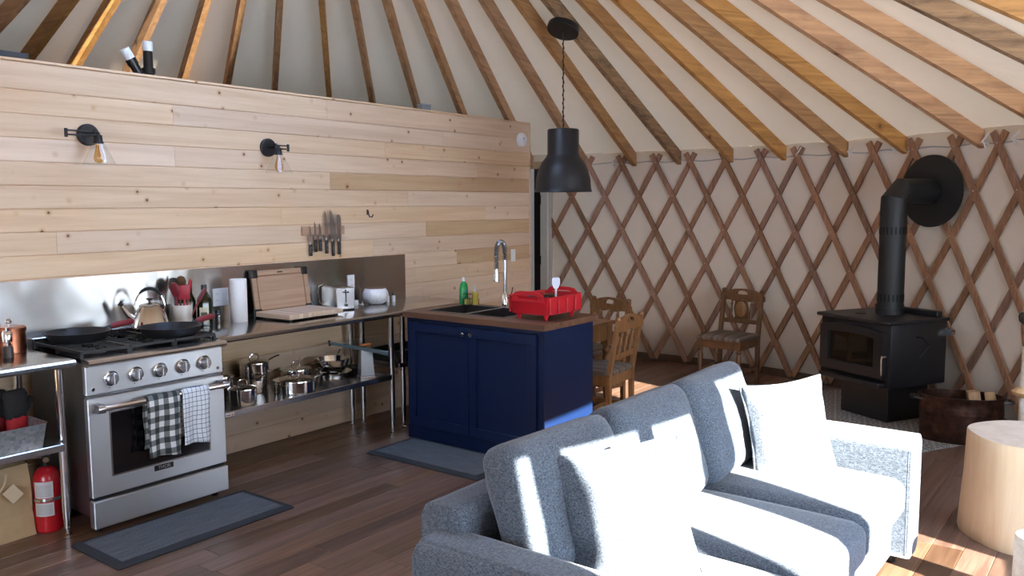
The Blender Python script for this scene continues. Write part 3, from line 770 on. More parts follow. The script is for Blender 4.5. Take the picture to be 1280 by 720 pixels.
# ------------------------------------------------------------------ things on the counter
t = thing('utensil_crock', 'cream ceramic utensil crock holding red cooking spoons', 'crock', (2.862, 4.735, CT))
MB().lathe([(0, 0), (.056, 0), (.058, .004), (.064, .148), (.060, .150), (.056, .145), (.052, .008), (0, .008)], 32).build('pot', CERAM, t)
def utensil(name, label, p0, p1, kind, col):
    p0 = Vector(p0); p1 = Vector(p1); t = thing(name, label, 'utensil', p0)
    d = p1-p0; L = d.length; q = d.to_track_quat('Z', 'Y').to_matrix().to_4x4()
    mb = MB(); mb.tube([q @ Vector((0, 0, 0)), q @ Vector((0, 0, L*.72))], [.006, .006], 8); mb.build('handle', col, t)
    mb = MB()
    if kind == 'spoon': mb.lathe([(0, -.05), (.02, -.045), (.033, -.015), (.033, .015), (.022, .04), (0, .048)], 16, q @ Vector((0, 0, L*.72+.045)), 1, .3, q.to_3x3().to_4x4())
    else:
        Mx = Matrix.Translation(q @ Vector((0, 0, L*.72+.04))) @ q
        mb.box(-.034, .034, -.005, .005, -.045, .045, .004, 2, Mx)
    mb.build('head', col, t)
c0 = Vector((2.862, 4.735, CT+.01))
utensil('serving_spoon', 'broad red serving spoon leaning left out of the crock', c0+Vector((-.02, -.02, 0)), c0+Vector((-.065, -.04, .27)), 'spoon', REDH)
utensil('spatula', 'bright red spatula in the middle of the crock', c0+Vector((.0, -.03, 0)), c0+Vector((-.01, -.055, .25)), 'flat', M('silicone_bright_red', (.36, .02, .035), .45))
utensil('ladle', 'bright red ladle tipping over the crock rim to the right', c0+Vector((.01, -.01, 0)), c0+Vector((.045, -.04, .29)), 'spoon', M('silicone_scarlet', (.36, .02, .03), .45))
utensil('wooden_spoon', 'brown wooden spoon standing at the back of the crock', c0+Vector((0, .02, 0)), c0+Vector((.03, .04, .31)), 'spoon', OAK_D)
utensil('pasta_spoon', 'black spoon standing upright at the back of the crock', c0+Vector((-.02, .02, 0)), c0+Vector((-.02, .045, .30)), 'spoon', BLACKP)
utensil('turner', 'thin red tool leaning far right out of the crock', c0+Vector((.02, -.01, 0)), c0+Vector((.13, -.05, .22)), 'flat', REDH)
def bottle(label, x, y, h, r, lab):
    t = thing('oil_bottle', label, 'bottle', (x, y, CT))
    MB().lathe([(0, 0), (r, 0), (r*1.02, .01), (r, h*.62), (r*.85, h*.70), (r*.38, h*.84), (r*.34, h*.90), (0, h*.90)], 8 if lab else 24).build('flask', OLIVE, t)
    MB().lathe([(r*.42, h*.88), (r*.42, h), (0, h)], 20).build('cap', BLACKP, t)
    if lab: MB().box(-.026, .026, -r*.96-.001, -r*.96+.002, .03, .12).build('label_paper', LABEL, t, (0, 0, 0), (0, 0, math.radians(-38)), smooth=0); MB().box(-.019, .019, -r*.96-.002, -r*.96, .045, .09).build('label_block', M('label_dark', (.08, .09, .05), .5), t, (0, 0, 0), (0, 0, math.radians(-38)), smooth=0)
bottle('dark green olive oil bottle with cream label right of the crock', 3.022, 4.735, .262, .045, True)
bottle('slim green bottle half hidden behind the olive oil bottle', 2.965, 4.80, .25, .032, False)
t = thing('spice_jar', 'small dark spice jar beside the olive oil bottle', 'jar', (3.115, 4.735, CT))
MB().lathe([(0, 0), (.02, 0), (.021, .005), (.021, .065), (.016, .072), (0, .072)], 18).build('jar', JAR, t)
MB().lathe([(0, .001), (.018, .001), (.018, .05), (0, .05)], 16).build('spice', M('spice_dark', (.08, .06, .045), .7), t)
MB().lathe([(.018, .070), (.018, .09), (0, .092)], 18).build('lid', BLACKP, t)
def plate(name, label, x, z, w, h, kind):
    t = thing(name, label, 'outlet' if kind != 'switch' else 'light switch', (x, YW-.007 if x < 5 else YW-.001, z))
    MB().box(-w/2, w/2, -.006, 0, -h/2, h/2, .002).build('cover_plate', WHITE, t)
    cols = (-.024, .024) if w > .1 else (0,)
    for k, cx in enumerate(cols):
        if kind == 'outlet' and k == 0:
            for dz in (-.021, .021):
                f = MB().lathe([(0, 0), (.016, 0), (.016, .0015), (0, .0015)], 16, (cx, -.006, dz), M=Matrix.Rotation(PI/2, 4, 'X')).build('socket', WHITE, t)
                MB().box(cx-.007, cx-.005, -.0082, -.0075, dz-.004, dz+.006).box(cx+.005, cx+.007, -.0082, -.0075, dz-.004, dz+.006).build('slot', BLACK, f, smooth=0)
        else: MB().box(cx-.014, cx+.014, -.0085, -.006, -.03, .03, .001).build('rocker', WHITE, t)
plate('wall_outlet', 'white double wall outlet on the backsplash beside the paper towels', 3.215, 1.072, .116, .116, 'outlet')
plate('wall_outlet', 'narrow white wall outlet on the backsplash above the toaster', 4.352, 1.08, .07, .116, 'outlet')
plate('light_switch', 'white light switch on the pine wall right of the faucet', 6.418, 1.184, .07, .116, 'switch')
t = thing('paper_towel_roll', 'tall white roll of paper towels standing on the steel counter', 'paper towels', (3.262, 4.72, CT))
MB().lathe([(.018, 0), (.053, 0), (.054, .003), (.054, .277), (.053, .28), (.018, .28), (.018, .27)], 32).build('roll', PAPER, t)
MB().lathe([(.0175, .002), (.0175, .279), (.016, .279), (.016, .002)], 20).build('core', KRAFT, t)
# standing cutting board
t = thing('cutting_board', 'bamboo cutting board with black corners leaning on the backsplash', 'cutting board', (3.665, 4.775, CT), 0)
LM = Matrix.Rotation(math.radians(-9), 4, 'X')
mb = MB(); mb.prism(rrect(.235, .155, .02, 4, 0, .16), -.009, .009, 'y', .002); bb = mb.build('board', BAMBOO, t, (0, 0, .002), (math.radians(-9), 0, 0))
MB().ring_prism(rrect(.200, .122, .02, 4, 0, .16), rrect(.192, .114, .02, 4, 0, .16), -.0102, -.0085).build('juice_groove', M('groove_brown', (.22, .11, .05), .6), bb, smooth=0)
for sx in (-1, 1):
    for sz in (-1, 1):
        MB().soft(.030, .0125, .030, .008, 0, 4, Matrix.Translation((sx*.212, 0, .16+sz*.133))).build('corner_grip', BLACKP, bb)
MB().box(-.022, .022, -.0108, -.009, .292, .300).build('finger_slot', BLACK, bb, smooth=0)
t = thing('butcher_board', 'low butcher block chopping board on small feet below the bamboo board', 'cutting board', (3.65, 4.585, CT), math.radians(2))
for k in range(12):
    x0 = -.235+k*.47/12; MB().box(x0+.0006, x0+.47/12-.0006, -.17, .17, .014, .046, .0015).build('stave', MAPLE, t)
for x in (-.20, .20):
    for y in (-.14, .14): MB().lathe([(0, 0), (.010, 0), (.013, .014), (0, .014)], 12, (x, y, 0)).build('foot', BLACKP, t)
# toaster
t = thing('toaster', 'brushed steel two slot toaster on the counter under the outlet', 'toaster', (4.085, 4.70, CT), math.radians(-14))
MB().box(-.078, .078, -.125, .115, .008, .17, .022, 4).build('shell', steel('toaster_steel', (.44, .43, .42), .34), t)
MB().box(-.07, .07, -.127, -.118, .010, .165, .004).build('end_panel', STEEL, t)
MB().box(-.074, .074, -.12, .11, 0, .012, .003).build('base', BLACKP, t)
for x in (-.03, .03): MB().box(x-.013, x+.013, -.10, .09, .166, .1712).build('slot', BLACK, t, smooth=0)
MB().box(-.004, .004, -.129, -.126, .06, .15).build('lever_track', BLACK, t, smooth=0); MB().box(-.016, .016, -.15, -.127, .128, .140, .003).build('lever', BLACKP, t)
MB().lathe([(0, 0), (.011, 0), (.010, .012), (0, .012)], 14, (0, -.127, .04), M=Matrix.Rotation(PI/2, 4, 'X')).build('dial', BLACKP, t)
MB().tube([(-.08, .09, .03), (-.105, .09, .06), (-.112, .09, .13), (-.105, .09, .168), (-.07, .09, .178)], .005, 8).build('warming_rack', CHROME, t)
# diffuser, vials, plug
t = thing('oil_diffuser', 'round white dotted oil diffuser with brown top on the counter', 'diffuser', (4.462, 4.70, CT))
MB().lathe([(0, .006), (.062, .006), (.088, .028), (.099, .062), (.094, .094), (.080, .118), (.074, .122)], 36).build('shell', DIFF, t)
MB().lathe([(.076, .120), (.072, .127), (0, .129)], 32).build('top', M('brown_lid', (.16, .08, .045), .5), t)
for k in range(3): MB().cyl((.06*math.cos(k*2.1+1), .06*math.sin(k*2.1+1), 0), (.06*math.cos(k*2.1+1), .06*math.sin(k*2.1+1), .012), .008, .008, 10).build('foot', BLACKP, t)
for x, y, l in ((4.603, 4.715, 'small vial with black cap right beside the diffuser'), (4.648, 4.695, 'small vial with black cap, right of its twin by the diffuser')):
    t = thing('oil_vial', l, 'bottle', (x, y, CT))
    MB().lathe([(0, 0), (.014, 0), (.0145, .004), (.0145, .045), (.008, .053), (0, .053)], 16).build('vial', WHITE, t); MB().lathe([(.0105, .05), (.0105, .075), (0, .076)], 16).build('cap', BLACKP, t)
t = thing('power_adapter', 'small white plug adapter with cord lying on the counter by the toaster', 'adapter', (4.30, 4.765, CT))
MB().box(-.03, .03, -.02, .02, 0, .04, .005, 2).build('block', WHITE, t)
MB().tube([(.03, 0, .015), (.05, -.01, .005), (.07, -.03, .004), (.085, .005, .005), (.09, .0, .02)], .0025, 6).build('cord', WHITE, t)
# knives on a magnetic bar
t = thing('knife_bar', 'wooden magnetic knife bar on the pine wall above the cutting board', 'knife rack', (4.10, YW-.001, 1.485))
MB().box(-.205, .19, -.022, 0, -.032, .032, .003).build('strip', wood('bar_wood', (.30, .18, .11), (.45, .29, .19), 0, 18, .08, .5), t)
for i, (x, zt, zb, hl, wd, nm) in enumerate(((3.962, 1.527, 1.303, .095, .011, 'shortest paring knife at the left end of the knife bar'), (4.008, 1.552, 1.330, .10, .010, 'slim utility knife second from left on the knife bar'), (4.052, 1.540, 1.334, .10, .012, 'short steak knife third from left on the knife bar'), (4.112, 1.632, 1.314, .11, .017, 'long slim carving knife fourth from left on the knife bar'), (4.172, 1.637, 1.293, .12, .026, 'broad chef knife fifth from left on the knife bar'), (4.232, 1.601, 1.302, .11, .020, 'round tipped bread knife at the right end of the knife bar'))):
    t = thing('kitchen_knife', nm, 'knife', (x, YW-.025, zb), 0)
    L = zt-zb; tip = [(wd, L)] if i != 5 else [(-wd*.3, L), (wd*.4, L-.004), (wd, L-.02)]
    if i == 5: pl = [(-wd, hl), (wd, hl), (wd, L-.03), (wd*.6, L-.008), (0, L), (-wd, L-.004)]
    else: pl = [(-wd, hl), (wd*.9, hl), (wd*.95, hl+(L-hl)*.45), (wd*.3, hl+(L-hl)*.8), (-wd*.75, L), (-wd, L-.02)]
    MB().prism(pl, -.0012, .0012, 'y').build('blade', STEEL, t, smooth=0)
    MB().box(-.011, .011, -.008, .008, 0, hl-.012, .004, 2).build('handle', BLACKP, t)
    MB().box(-.012, .012, -.0085, .0085, hl-.012, hl+.004, .002).build('bolster', CHROME, t)
    MB().lathe([(0, 0), (.003, 0), (0, .001)], 8, (0, -.008, .03), M=Matrix.Rotation(PI/2, 4, 'X')).lathe([(0, 0), (.003, 0), (0, .001)], 8, (0, -.008, .06), M=Matrix.Rotation(PI/2, 4, 'X')).build('rivet', CHROME, t)
t = tag(MB().tube([(0, 0, .02), (0, -.012, .018), (0, -.014, 0), (.004, -.02, -.025), (.018, -.035, -.028), (.024, -.04, -.008)], .005, 8).tube([(0, -.002, .03), (0, -.002, -.01)], .008, 8).build('wall_hook', BLACK, None, (4.545, YW, 1.605)), 'small black iron hook screwed to the pine wall', 'hook')

# ------------------------------------------------------------------ pots on the lower shelf
PZ = .4405
def pot_body(t, r, h, mat=POT, name='pan'):
    MB().lathe([(0, 0), (r*.94, 0), (r, .008), (r, h-.004), (r+.005, h), (r-.002, h), (r-.004, .006), (0, .005)], 36).build(name, mat, t)
def lid(t, r, z, loop=True, bail='loop'):
    l = MB().lathe([(r+.004, 0), (r+.003, .005), (r*.8, .014), (r*.3, .024), (0, .026)], 32, (0, 0, z)).build('lid', POT, t)
    if loop: MB().tube([(-.035, 0, z+.022), (-.033, 0, z+.042), (-.018, 0, z+.056), (.018, 0, z+.056), (.033, 0, z+.042), (.035, 0, z+.022)], .004, 8).build('lid_handle', CHROME, l)
    return l
def longhandle(t, r, z, a, L, rise):
    c, s_ = math.cos(a), math.sin(a)
    MB().tube([(c*(r-.002), s_*(r-.002), z), (c*(r+.03), s_*(r+.03), z+rise*.25), (c*(r+.10), s_*(r+.10), z+rise*.75), (c*(r+L*.8), s_*(r+L*.8), z+rise), (c*(r+L), s_*(r+L), z+rise*.98)], [.006, .005, .006, .008, .006], 8).build('handle', CHROME, t)
def loophandle(t, r, z, a):
    c, s_ = math.cos(a), math.sin(a); n_ = (-s_, c)
    MB().tube([(c*(r-.002)+n_[0]*k, s_*(r-.002)+n_[1]*k, z) if abs(k) > .034 else (c*(r+.03)+n_[0]*k, s_*(r+.03)+n_[1]*k, z+.012) for k in (-.04, -.03, 0, .03, .04)], .005, 8).build('loop_handle', CHROME, t)
t = thing('stock_pot', 'tall steel pot with raised loop handle close to the range', 'pot', (3.055, 4.66, PZ)); pot_body(t, .085, .15); lid(t, .085, .15); loophandle(t, .085, .13, .3)
t = thing('saucepan', 'small lidded steel saucepan with long handle at the shelf front', 'saucepan', (3.075, 4.445, PZ)); pot_body(t, .086, .098); lid(t, .086, .098); longhandle(t, .086, .08, math.radians(25), .20, .05)
t = thing('steamer_pot', 'two tier steel steamer pot with lid standing at the shelf back', 'pot', (3.335, 4.68, PZ)); pot_body(t, .092, .105, name='lower_pan'); 
MB().lathe([(.089, .105), (.094, .11), (.094, .19), (.099, .195), (.09, .195)], 36).build('steamer_tier', POT, t); lid(t, .092, .195); longhandle(t, .092, .165, math.radians(20), .20, .03)
t = thing('saute_pan', 'wide lidded steel saute pan in the middle of the pot shelf', 'pan', (3.50, 4.475, PZ)); pot_body(t, .135, .078); l = lid(t, .135, .078); loophandle(t, .135, .06, math.radians(195)); longhandle(t, .135, .06, math.radians(8), .20, .05)
t = thing('casserole', 'lidded steel casserole half hidden behind the saute pan', 'pot', (3.70, 4.715, PZ)); pot_body(t, .105, .09); lid(t, .105, .09)
t = thing('frying_pan', 'shallow steel frying pan at the bottom of the pan stack', 'pan', (3.93, 4.60, PZ)); MB().lathe([(0, 0), (.10, 0), (.135, .05), (.138, .052), (.13, .05), (.098, .005), (0, .004)], 36).build('pan', POT, t); longhandle(t, .13, .045, math.radians(192), .20, .0)
t = thing('saucier', 'steel saucepan stacked on top of the shallow frying pan', 'saucepan', (3.93, 4.60, PZ+.0525)); MB().lathe([(0, 0), (.085, 0), (.105, .02), (.125, .09), (.129, .093), (.12, .09), (.10, .02), (0, .004)], 36).build('pan', POT, t); loophandle(t, .122, .075, math.radians(190)); longhandle(t, .122, .08, math.radians(35), .14, .03)
t = thing('black_skillet', 'black frying pan with long black handle behind the grater', 'pan', (4.17, 4.61, PZ)); MB().lathe([(0, 0), (.07, 0), (.09, .05), (.086, .05), (.068, .006), (0, .005)], 32).build('pan', BLACKP, t); longhandle(t, .087, .05, math.radians(10), .14, .05)
t = thing('box_grater', 'steel box grater with orange handle at the right end of the shelf', 'grater', (4.10, 4.435, PZ), math.radians(-20))
A = [(-.052, -.036, .0), (.052, -.036, 0), (.052, .036, 0), (-.052, .036, 0), (-.042, -.024, .20), (.042, -.024, .20), (.042, .024, .20), (-.042, .024, .20)]
mb = MB(); vs = [mb.bm.verts.new(a) for a in A]
for f in ((0, 1, 5, 4), (1, 2, 6, 5), (2, 3, 7, 6), (3, 0, 4, 7), (4, 5, 6, 7)): mb.bm.faces.new([vs[i] for i in f])
mb.build('grating_body', GRATE, t, smooth=0)
MB().box(-.056, .056, -.04, .04, 0, .014, .003).build('base_rim', CHROME, t)
MB().tube([(-.04, 0, .20), (-.04, 0, .232), (.04, 0, .232), (.04, 0, .20)], .005, 8).build('handle_wire', CHROME, t); MB().box(-.042, .042, -.011, .011, .226, .242, .005, 2).build('grip', ORANGE, t)
t = thing('kitchen_tongs', 'long pale blue grey tongs laid across the grater and pans', 'tongs', (0, 0, 0))
for k, dz in enumerate((.0, -.0)):
    o_ = Vector((.012*k, .016*k, -.012*k))
    MB().tube([Vector((3.945, 4.635, .690))+o_, Vector((4.0, 4.52, .674))+o_, Vector((4.06, 4.385, .657))+o_, Vector((4.10, 4.20, .640))+o_*1.8], [.007, .008, .009, .010], 10).build('arm', PALEB, t)
MB().cyl((3.94, 4.63, .672), (3.955, 4.655, .697), .010, .010, 12).build('hinge', STEEL, t)
# dark goods on the second table's shelf
t = thing('storage_tray', 'black tray on the shelf of the table behind the island', 'tray', (4.72, 4.60, .5005))
MB().ring_prism(rrect(.30, .16, .02, 3), rrect(.29, .15, .015, 3), 0, .07, 'z').box(-.29, .29, -.15, .15, 0, .008).build('tray', BLACKP, t, smooth=0)
MB().tube([(-.30, -.06, .06), (-.325, -.05, .06), (-.325, .05, .06), (-.30, .06, .06)], .006, 8).build('tray_handle', BLACKP, t)

# ------------------------------------------------------------------ island
X0, X1, Y0, Y1 = 4.285, 4.875, 3.005, 4.195
t = thing('island_cabinet', 'navy blue kitchen island cabinet with two shaker doors', 'cabinet', (X0, Y0, 0))
dx, dy = X1-X0, Y1-Y0
MB().box(.02, dx-.0, .018, dy-.018, .0, .70, 0).build('carcass', NAVY, t, smooth=0)
MB().box(.02, dx, .0, .018, 0, .874, .002).build('end_panel', NAVY, t)
MB().box(.02, dx, dy-.018, dy, 0, .874, .002).build('end_panel', NAVY, t)
MB().box(dx-.015, dx+.0, .018, dy-.018, .70, .874).build('back_panel', NAVY, t, smooth=0)
MB().box(-.006, .02, .0, dy, .0, .095, .002).build('plinth', NAVY, t)
MB().box(.0, .02, 0.0, .045, .095, .874, .001).box(0, .02, dy-.025, dy, .095, .874, .001).box(0.0, .02, .045, dy-.025, .845, .874, .001).build('face_frame', NAVY, t, smooth=0)
ym = (.045+dy-.025)/2
for a, b, ks in ((.048, ym-.002, ym-.035), (ym+.002, dy-.028, ym+.035)):
    d = MB().box(-.004, .016, a, b, .10, .842).build('door', NAVY, t, smooth=0)
    s_ = .062
    for q in ((a, b, .10, .10+s_), (a, b, .842-s_, .842)): MB().box(-.020, -.004, q[0], q[1], q[2], q[3], .0015).build('rail', NAVY, d, smooth=0)
    for q in ((a, a+s_), (b-s_, b)): MB().box(-.020, -.004, q[0], q[1], .10+s_, .842-s_, .0015).build('stile', NAVY, d, smooth=0)
    MB().lathe([(.005, 0), (.005, .012), (.013, .018), (.013, .024), (0, .027)], 16, (-.02, ks, .80), M=Matrix.Rotation(-PI/2, 4, 'Y')).build('knob', CHROME, d)
t = thing('worktop', 'walnut butcher block worktop on the navy island', 'worktop', (0, 0, 0))
sx0, sx1, sy0, sy1 = 4.405, 4.80, 3.40, 4.10
z0, z1 = .875, .914
st = []
xa, xb, ya, yb = 4.258, 4.912, 2.982, 4.215
nst = 15
for k in range(nst):
    a, b = xa+(xb-xa)*k/nst, xa+(xb-xa)*(k+1)/nst
    if b <= sx0+1e-6 or a >= sx1-1e-6: MB().box(a, b, ya, yb, z0, z1, .001).build('stave', BUTCHER, t, smooth=0)
    else: 
        MB().box(a, b, ya, sy0, z0, z1, .001).build('stave', BUTCHER, t, smooth=0); MB().box(a, b, sy1, yb, z0, z1, .001).build('stave', BUTCHER, t, smooth=0)
# fit sink exactly between staves
k0 = math.floor((sx0-xa)/((xb-xa)/nst)+1e-6); k1 = math.ceil((sx1-xa)/((xb-xa)/nst)-1e-6)
sx0, sx1 = xa+(xb-xa)*k0/nst, xa+(xb-xa)*k1/nst
t = thing('double_sink', 'dark drop-in double bowl sink set in the island worktop', 'sink', ((sx0+sx1)/2, (sy0+sy1)/2, z1))
hx, hy = (sx1-sx0)/2, (sy1-sy0)/2
mb = MB()
for y0_, y1_ in ((-hy, -.015), (.015, hy)):
    a, b = -hx+.012, hx-.012; c, d_ = (y0_+.012 if y0_ < 0 else y0_), (y1_ if y1_ < .1 else y1_-.012)
    top = [mb.bm.verts.new(q) for q in ((a, c, .002), (b, c, .002), (b, d_, .002), (a, d_, .002))]
    bot = [mb.bm.verts.new(q) for q in ((a+.015, c+.015, -.19), (b-.015, c+.015, -.19), (b-.015, d_-.015, -.19), (a+.015, d_-.015, -.19))]
    for i in range(4): j = (i+1) % 4; mb.bm.faces.new((top[i], top[j], bot[j], bot[i]))
    mb.bm.faces.new(bot)
bw = mb.build('bowls', SINKB, t, smooth=0)
mb = MB(); mb.ring_prism([(-hx, -hy), (hx, -hy), (hx, hy), (-hx, hy)], [(-hx+.012, -hy+.012), (hx-.012, -hy+.012), (hx-.012, hy-.012), (-hx+.012, hy-.012)], -.002, .004, 'z').box(-hx+.012, hx-.012, -.015, .015, -.012, .003).build('rim', M('sink_rim', (.10, .095, .09), .35), t, smooth=0)
for y in (-hy/2, hy/2): MB().lathe([(0, 0), (.04, 0), (.042, .004), (0, .003)], 20, (0, y, -.189)).build('drain', CHROME, t)
t = thing('faucet', 'chrome spring neck kitchen faucet behind the island sink', 'faucet', (4.862, 3.755, z1))
MB().lathe([(0, 0), (.030, 0), (.030, .008), (.024, .012), (.024, .10), (.018, .11), (0, .11)], 24).build('base', CHROME, t)
MB().cyl((0, 0, .10), (0, 0, .35), .0135, .0135, 16).build('riser', M('riser_steel', (.40, .40, .41), .22, 1), t)
arc = [(-.0, 0, .35), (0, 0, .40)]+[(-.055+.055*math.cos(a), 0.0, .42+.065*math.sin(a)) for a in [PI*k/10 for k in range(11)]]+[(-.112, 0, .38), (-.113, 0, .33), (-.113, 0, .29)]
AR = [(x, x*.08, z) for x, y, z in arc]
mb = MB(); pts = []
fine = []
for p, q in zip(AR, AR[1:]):
    for k in range(4): fine.append(Vector(p).lerp(Vector(q), k/4))
mb.tube(fine, .006, 8); mb.build('hose', BLACKP, t)
turns = []
N_ = len(fine)
for i in range(N_*6):
    u = i/6; k = min(int(u), N_-2); p = fine[k].lerp(fine[k+1], u-k); dd = (fine[k+1]-fine[k]).normalized()
    a = Vector((.08, -1, 0)).normalized(); a = (a-dd*a.dot(dd)).normalized(); b = dd.cross(a); ph = i*.75
    turns.append(p+.0155*(math.cos(ph)*a+math.sin(ph)*b))
MB().tube(turns, .0034, 5).build('spring', M('spring_steel', (.22, .22, .23), .3, 1), t)
MB().cyl((-.113, -.009, .20), (-.113, -.009, .29), .020, .014, 18).build('spray_head', M('spray_steel', (.42, .42, .43), .2, 1), t)
MB().tube([(0, 0, .26), (-.06, -.005, .262), (-.10, -.008, .258)], .005, 8).build('dock_arm', CHROME, t)
MB().tube([(0, -.02, .07), (.01, -.045, .085), (.02, -.055, .15)], [.006, .006, .005], 8).build('lever', CHROME, t)
t = thing('dish_soap', 'green dish soap bottle with blue label by the island sink', 'bottle', (4.84, 4.135, z1))
MB().lathe([(0, 0), (.036, 0), (.038, .006), (.040, .06), (.036, .09), (.038, .12), (.030, .155), (.013, .178), (0, .178)], 24, sy=.8).build('bottle', GREENS, t)
MB().lathe([(.016, .176), (.015, .19), (.008, .194), (.007, .21), (0, .211)], 16).build('cap', CLEARP, t)
MB().lathe([(0, 0), (.018, 0), (.018, .001), (0, .001)], 18, (-.018, -.021, .10), 1, 1, Matrix.Rotation(math.radians(-38), 4, 'Z') @ Matrix.Rotation(PI/2, 4, 'X')).build('label_oval', BLUE, t)
t = thing('hand_soap', 'clear pump bottle of yellow soap beside the green bottle', 'bottle', (4.875, 4.055, z1))
MB().lathe([(0, 0), (.026, 0), (.027, .005), (.027, .085), (.014, .098), (0, .098)], 20).build('bottle', YELLOW, t)
MB().lathe([(.013, .098), (.013, .115), (.005, .118), (.005, .14), (0, .14)], 14).box(-.03, .006, -.005, .005, .138, .148, .003).build('pump', CLEARP, t)
t = thing('wire_caddy', 'small black wire sponge caddy beside the soap bottles', 'caddy', (4.80, 4.065, z1))
mb = MB()
for z in (.004, .05, .085): mb.tube([(-.03, -.022, z), (.03, -.022, z), (.03, .022, z), (-.03, .022, z)], .0022, 5, True)
for x in (-.03, 0, .03):
    for y in (-.022, .022): mb.tube([(x, y, .003), (x, y, .085)], .002, 5)
mb.build('frame', BLACK, t); MB().box(-.022, .022, -.016, .016, .006, .05, .005).build('sponge', M('sponge', (.5, .42, .08), .9), t)
# dish rack
t = thing('dish_rack', 'bright red plastic dish drainer on the island worktop', 'dish rack', (4.60, 3.21, z1), 0)
LX, LY = .205, .168
mb = MB(); O = rrect(LX, LY, .03, 4); zb, zt_ = .038, .152
def lift(u, v):
    if abs(u) > LX-.035: return .045*max(0, 1-(v/.12)**2)**.5 if abs(v) < .12 else 0
    return 0
A = [[mb.bm.verts.new((u*k, v*k, z+(lift(u, v) if top else 0))) for u, v in O] for k, z, top in ((.90, zb, 0), (1, zt_, 0), (1.02, zt_+.006, 0), (.98, zt_, 0), (.88, zb+.004, 0))]
for a, b in zip(A, A[1:]):
    for i in range(len(O)): j = (i+1) % len(O); mb.bm.faces.new((a[i], a[j], b[j], b[i]))
mb.bm.faces.new(A[0][::-1]); mb.bm.faces.new(A[-1]); tub = mb.build('tub', RED, t)
for s_ in (-1, 1):
    ou = [(-.135, .12), (-.125, .158), (-.10, .182), (-.06, .19), (.06, .19), (.10, .182), (.125, .158), (.135, .12)]
    inn = [(-.085, .135), (-.08, .152), (-.07, .162), (-.05, .165), (.05, .165), (.07, .162), (.08, .152), (.085, .135)]
    MB().ring_prism(ou, inn, s_*(LX-.004)-.004, s_*(LX-.004)+.004, 'x').build('end_handle', RED, t, smooth=0)
for k in range(4):
    x = -.15+.10*k
    for s_ in (-1, 1): MB().box(x-.036, x+.036, s_*(LY*.965)-.006, s_*(LY*.965)+.006, .045, .148, .003).build('side_rib', RED, t, (0, 0, 0), (0, 0, 0))
for x in (-.15, .15):
    for y in (-.11, .11): MB().lathe([(0, 0), (.010, 0), (.02, .037), (0, .037)], 12, (x, y, 0)).build('foot', RED, t)
tt = thing('dish_brush', 'white handled scraper standing head up in the red dish drainer', 'brush', (4.68, 3.18, z1+.047))
MB().tube([(0, 0, 0), (.0, .0, .10), (.0, 0, .15)], [.006, .007, .008], 8).build('handle', WHITE, tt)
MB().prism([(-.014, .14), (.014, .14), (.028, .17), (.028, .205), (.02, .215), (-.02, .215), (-.028, .205), (-.028, .17)], -.005, .005, 'y', .002).build('head', M('scraper_white', (.66, .70, .80), .4), tt, (0, 0, 0), (0, 0, math.radians(-50)))
tt = thing('small_pan', 'black pan lying face up in the red dish drainer', 'pan', (4.56, 3.26, z1+.047)); MB().lathe([(0, .0), (.06, 0), (.085, .09), (.08, .09), (.055, .006), (0, .005)], 28).build('pan', M('dark_green_black', (.016, .022, .02), .5), tt)
MB().tube([(.07, .02, .07), (.11, .05, .10)], .008, 8).build('handle', BLACKP, tt)
tt = thing('wooden_bowl', 'brown wooden bowl resting in the red dish drainer', 'bowl', (4.725, 3.25, z1+.047)); MB().lathe([(0, 0), (.03, .0), (.045, .05), (.05, .095), (.045, .095), (.03, .01), (0, .008)], 22).build('bowl', OAK_D, tt)

# ------------------------------------------------------------------ mats
def floor_mat(label, x0, x1, y0, y1, along):
    t = thing('kitchen_mat', label, 'mat', ((x0+x1)/2, (y0+y1)/2, .001), 0 if along == 'x' else PI/2)
    hx, hy = (x1-x0)/2, (y1-y0)/2
    if along == 'y': hx, hy = hy, hx
    b = .045
    O = rrect(hx, hy, .01, 2); I = rrect(hx-b, hy-b, .004, 2)
    mb = MB(); L = [[mb.bm.verts.new((u, v, z)) for u, v in P] for P, z in ((O, 0), (O, .006), (rrect(hx-.01, hy-.01, .008, 2), .013), (I, .016))]
    for a, b_ in zip(L, L[1:]):
        for i in range(len(O)): j = (i+1) % len(O); mb.bm.faces.new((a[i], a[j], b_[j], b_[i]))
    mb.bm.faces.new(L[0][::-1]); mb.bm.faces.new(L[-1]); mb.build('border', MATB, t)
    MB().box(-(hx-b), hx-b, -(hy-b), hy-b, .0155, .0172).build('woven_pad', MATF, t, smooth=0)
floor_mat('grey woven anti-fatigue mat with dark border before the range', 1.858, 2.860, 3.69, 4.15, 'x')
floor_mat('grey woven anti-fatigue mat with dark border before the island', 3.805, 4.262, 3.16, 4.13, 'y')

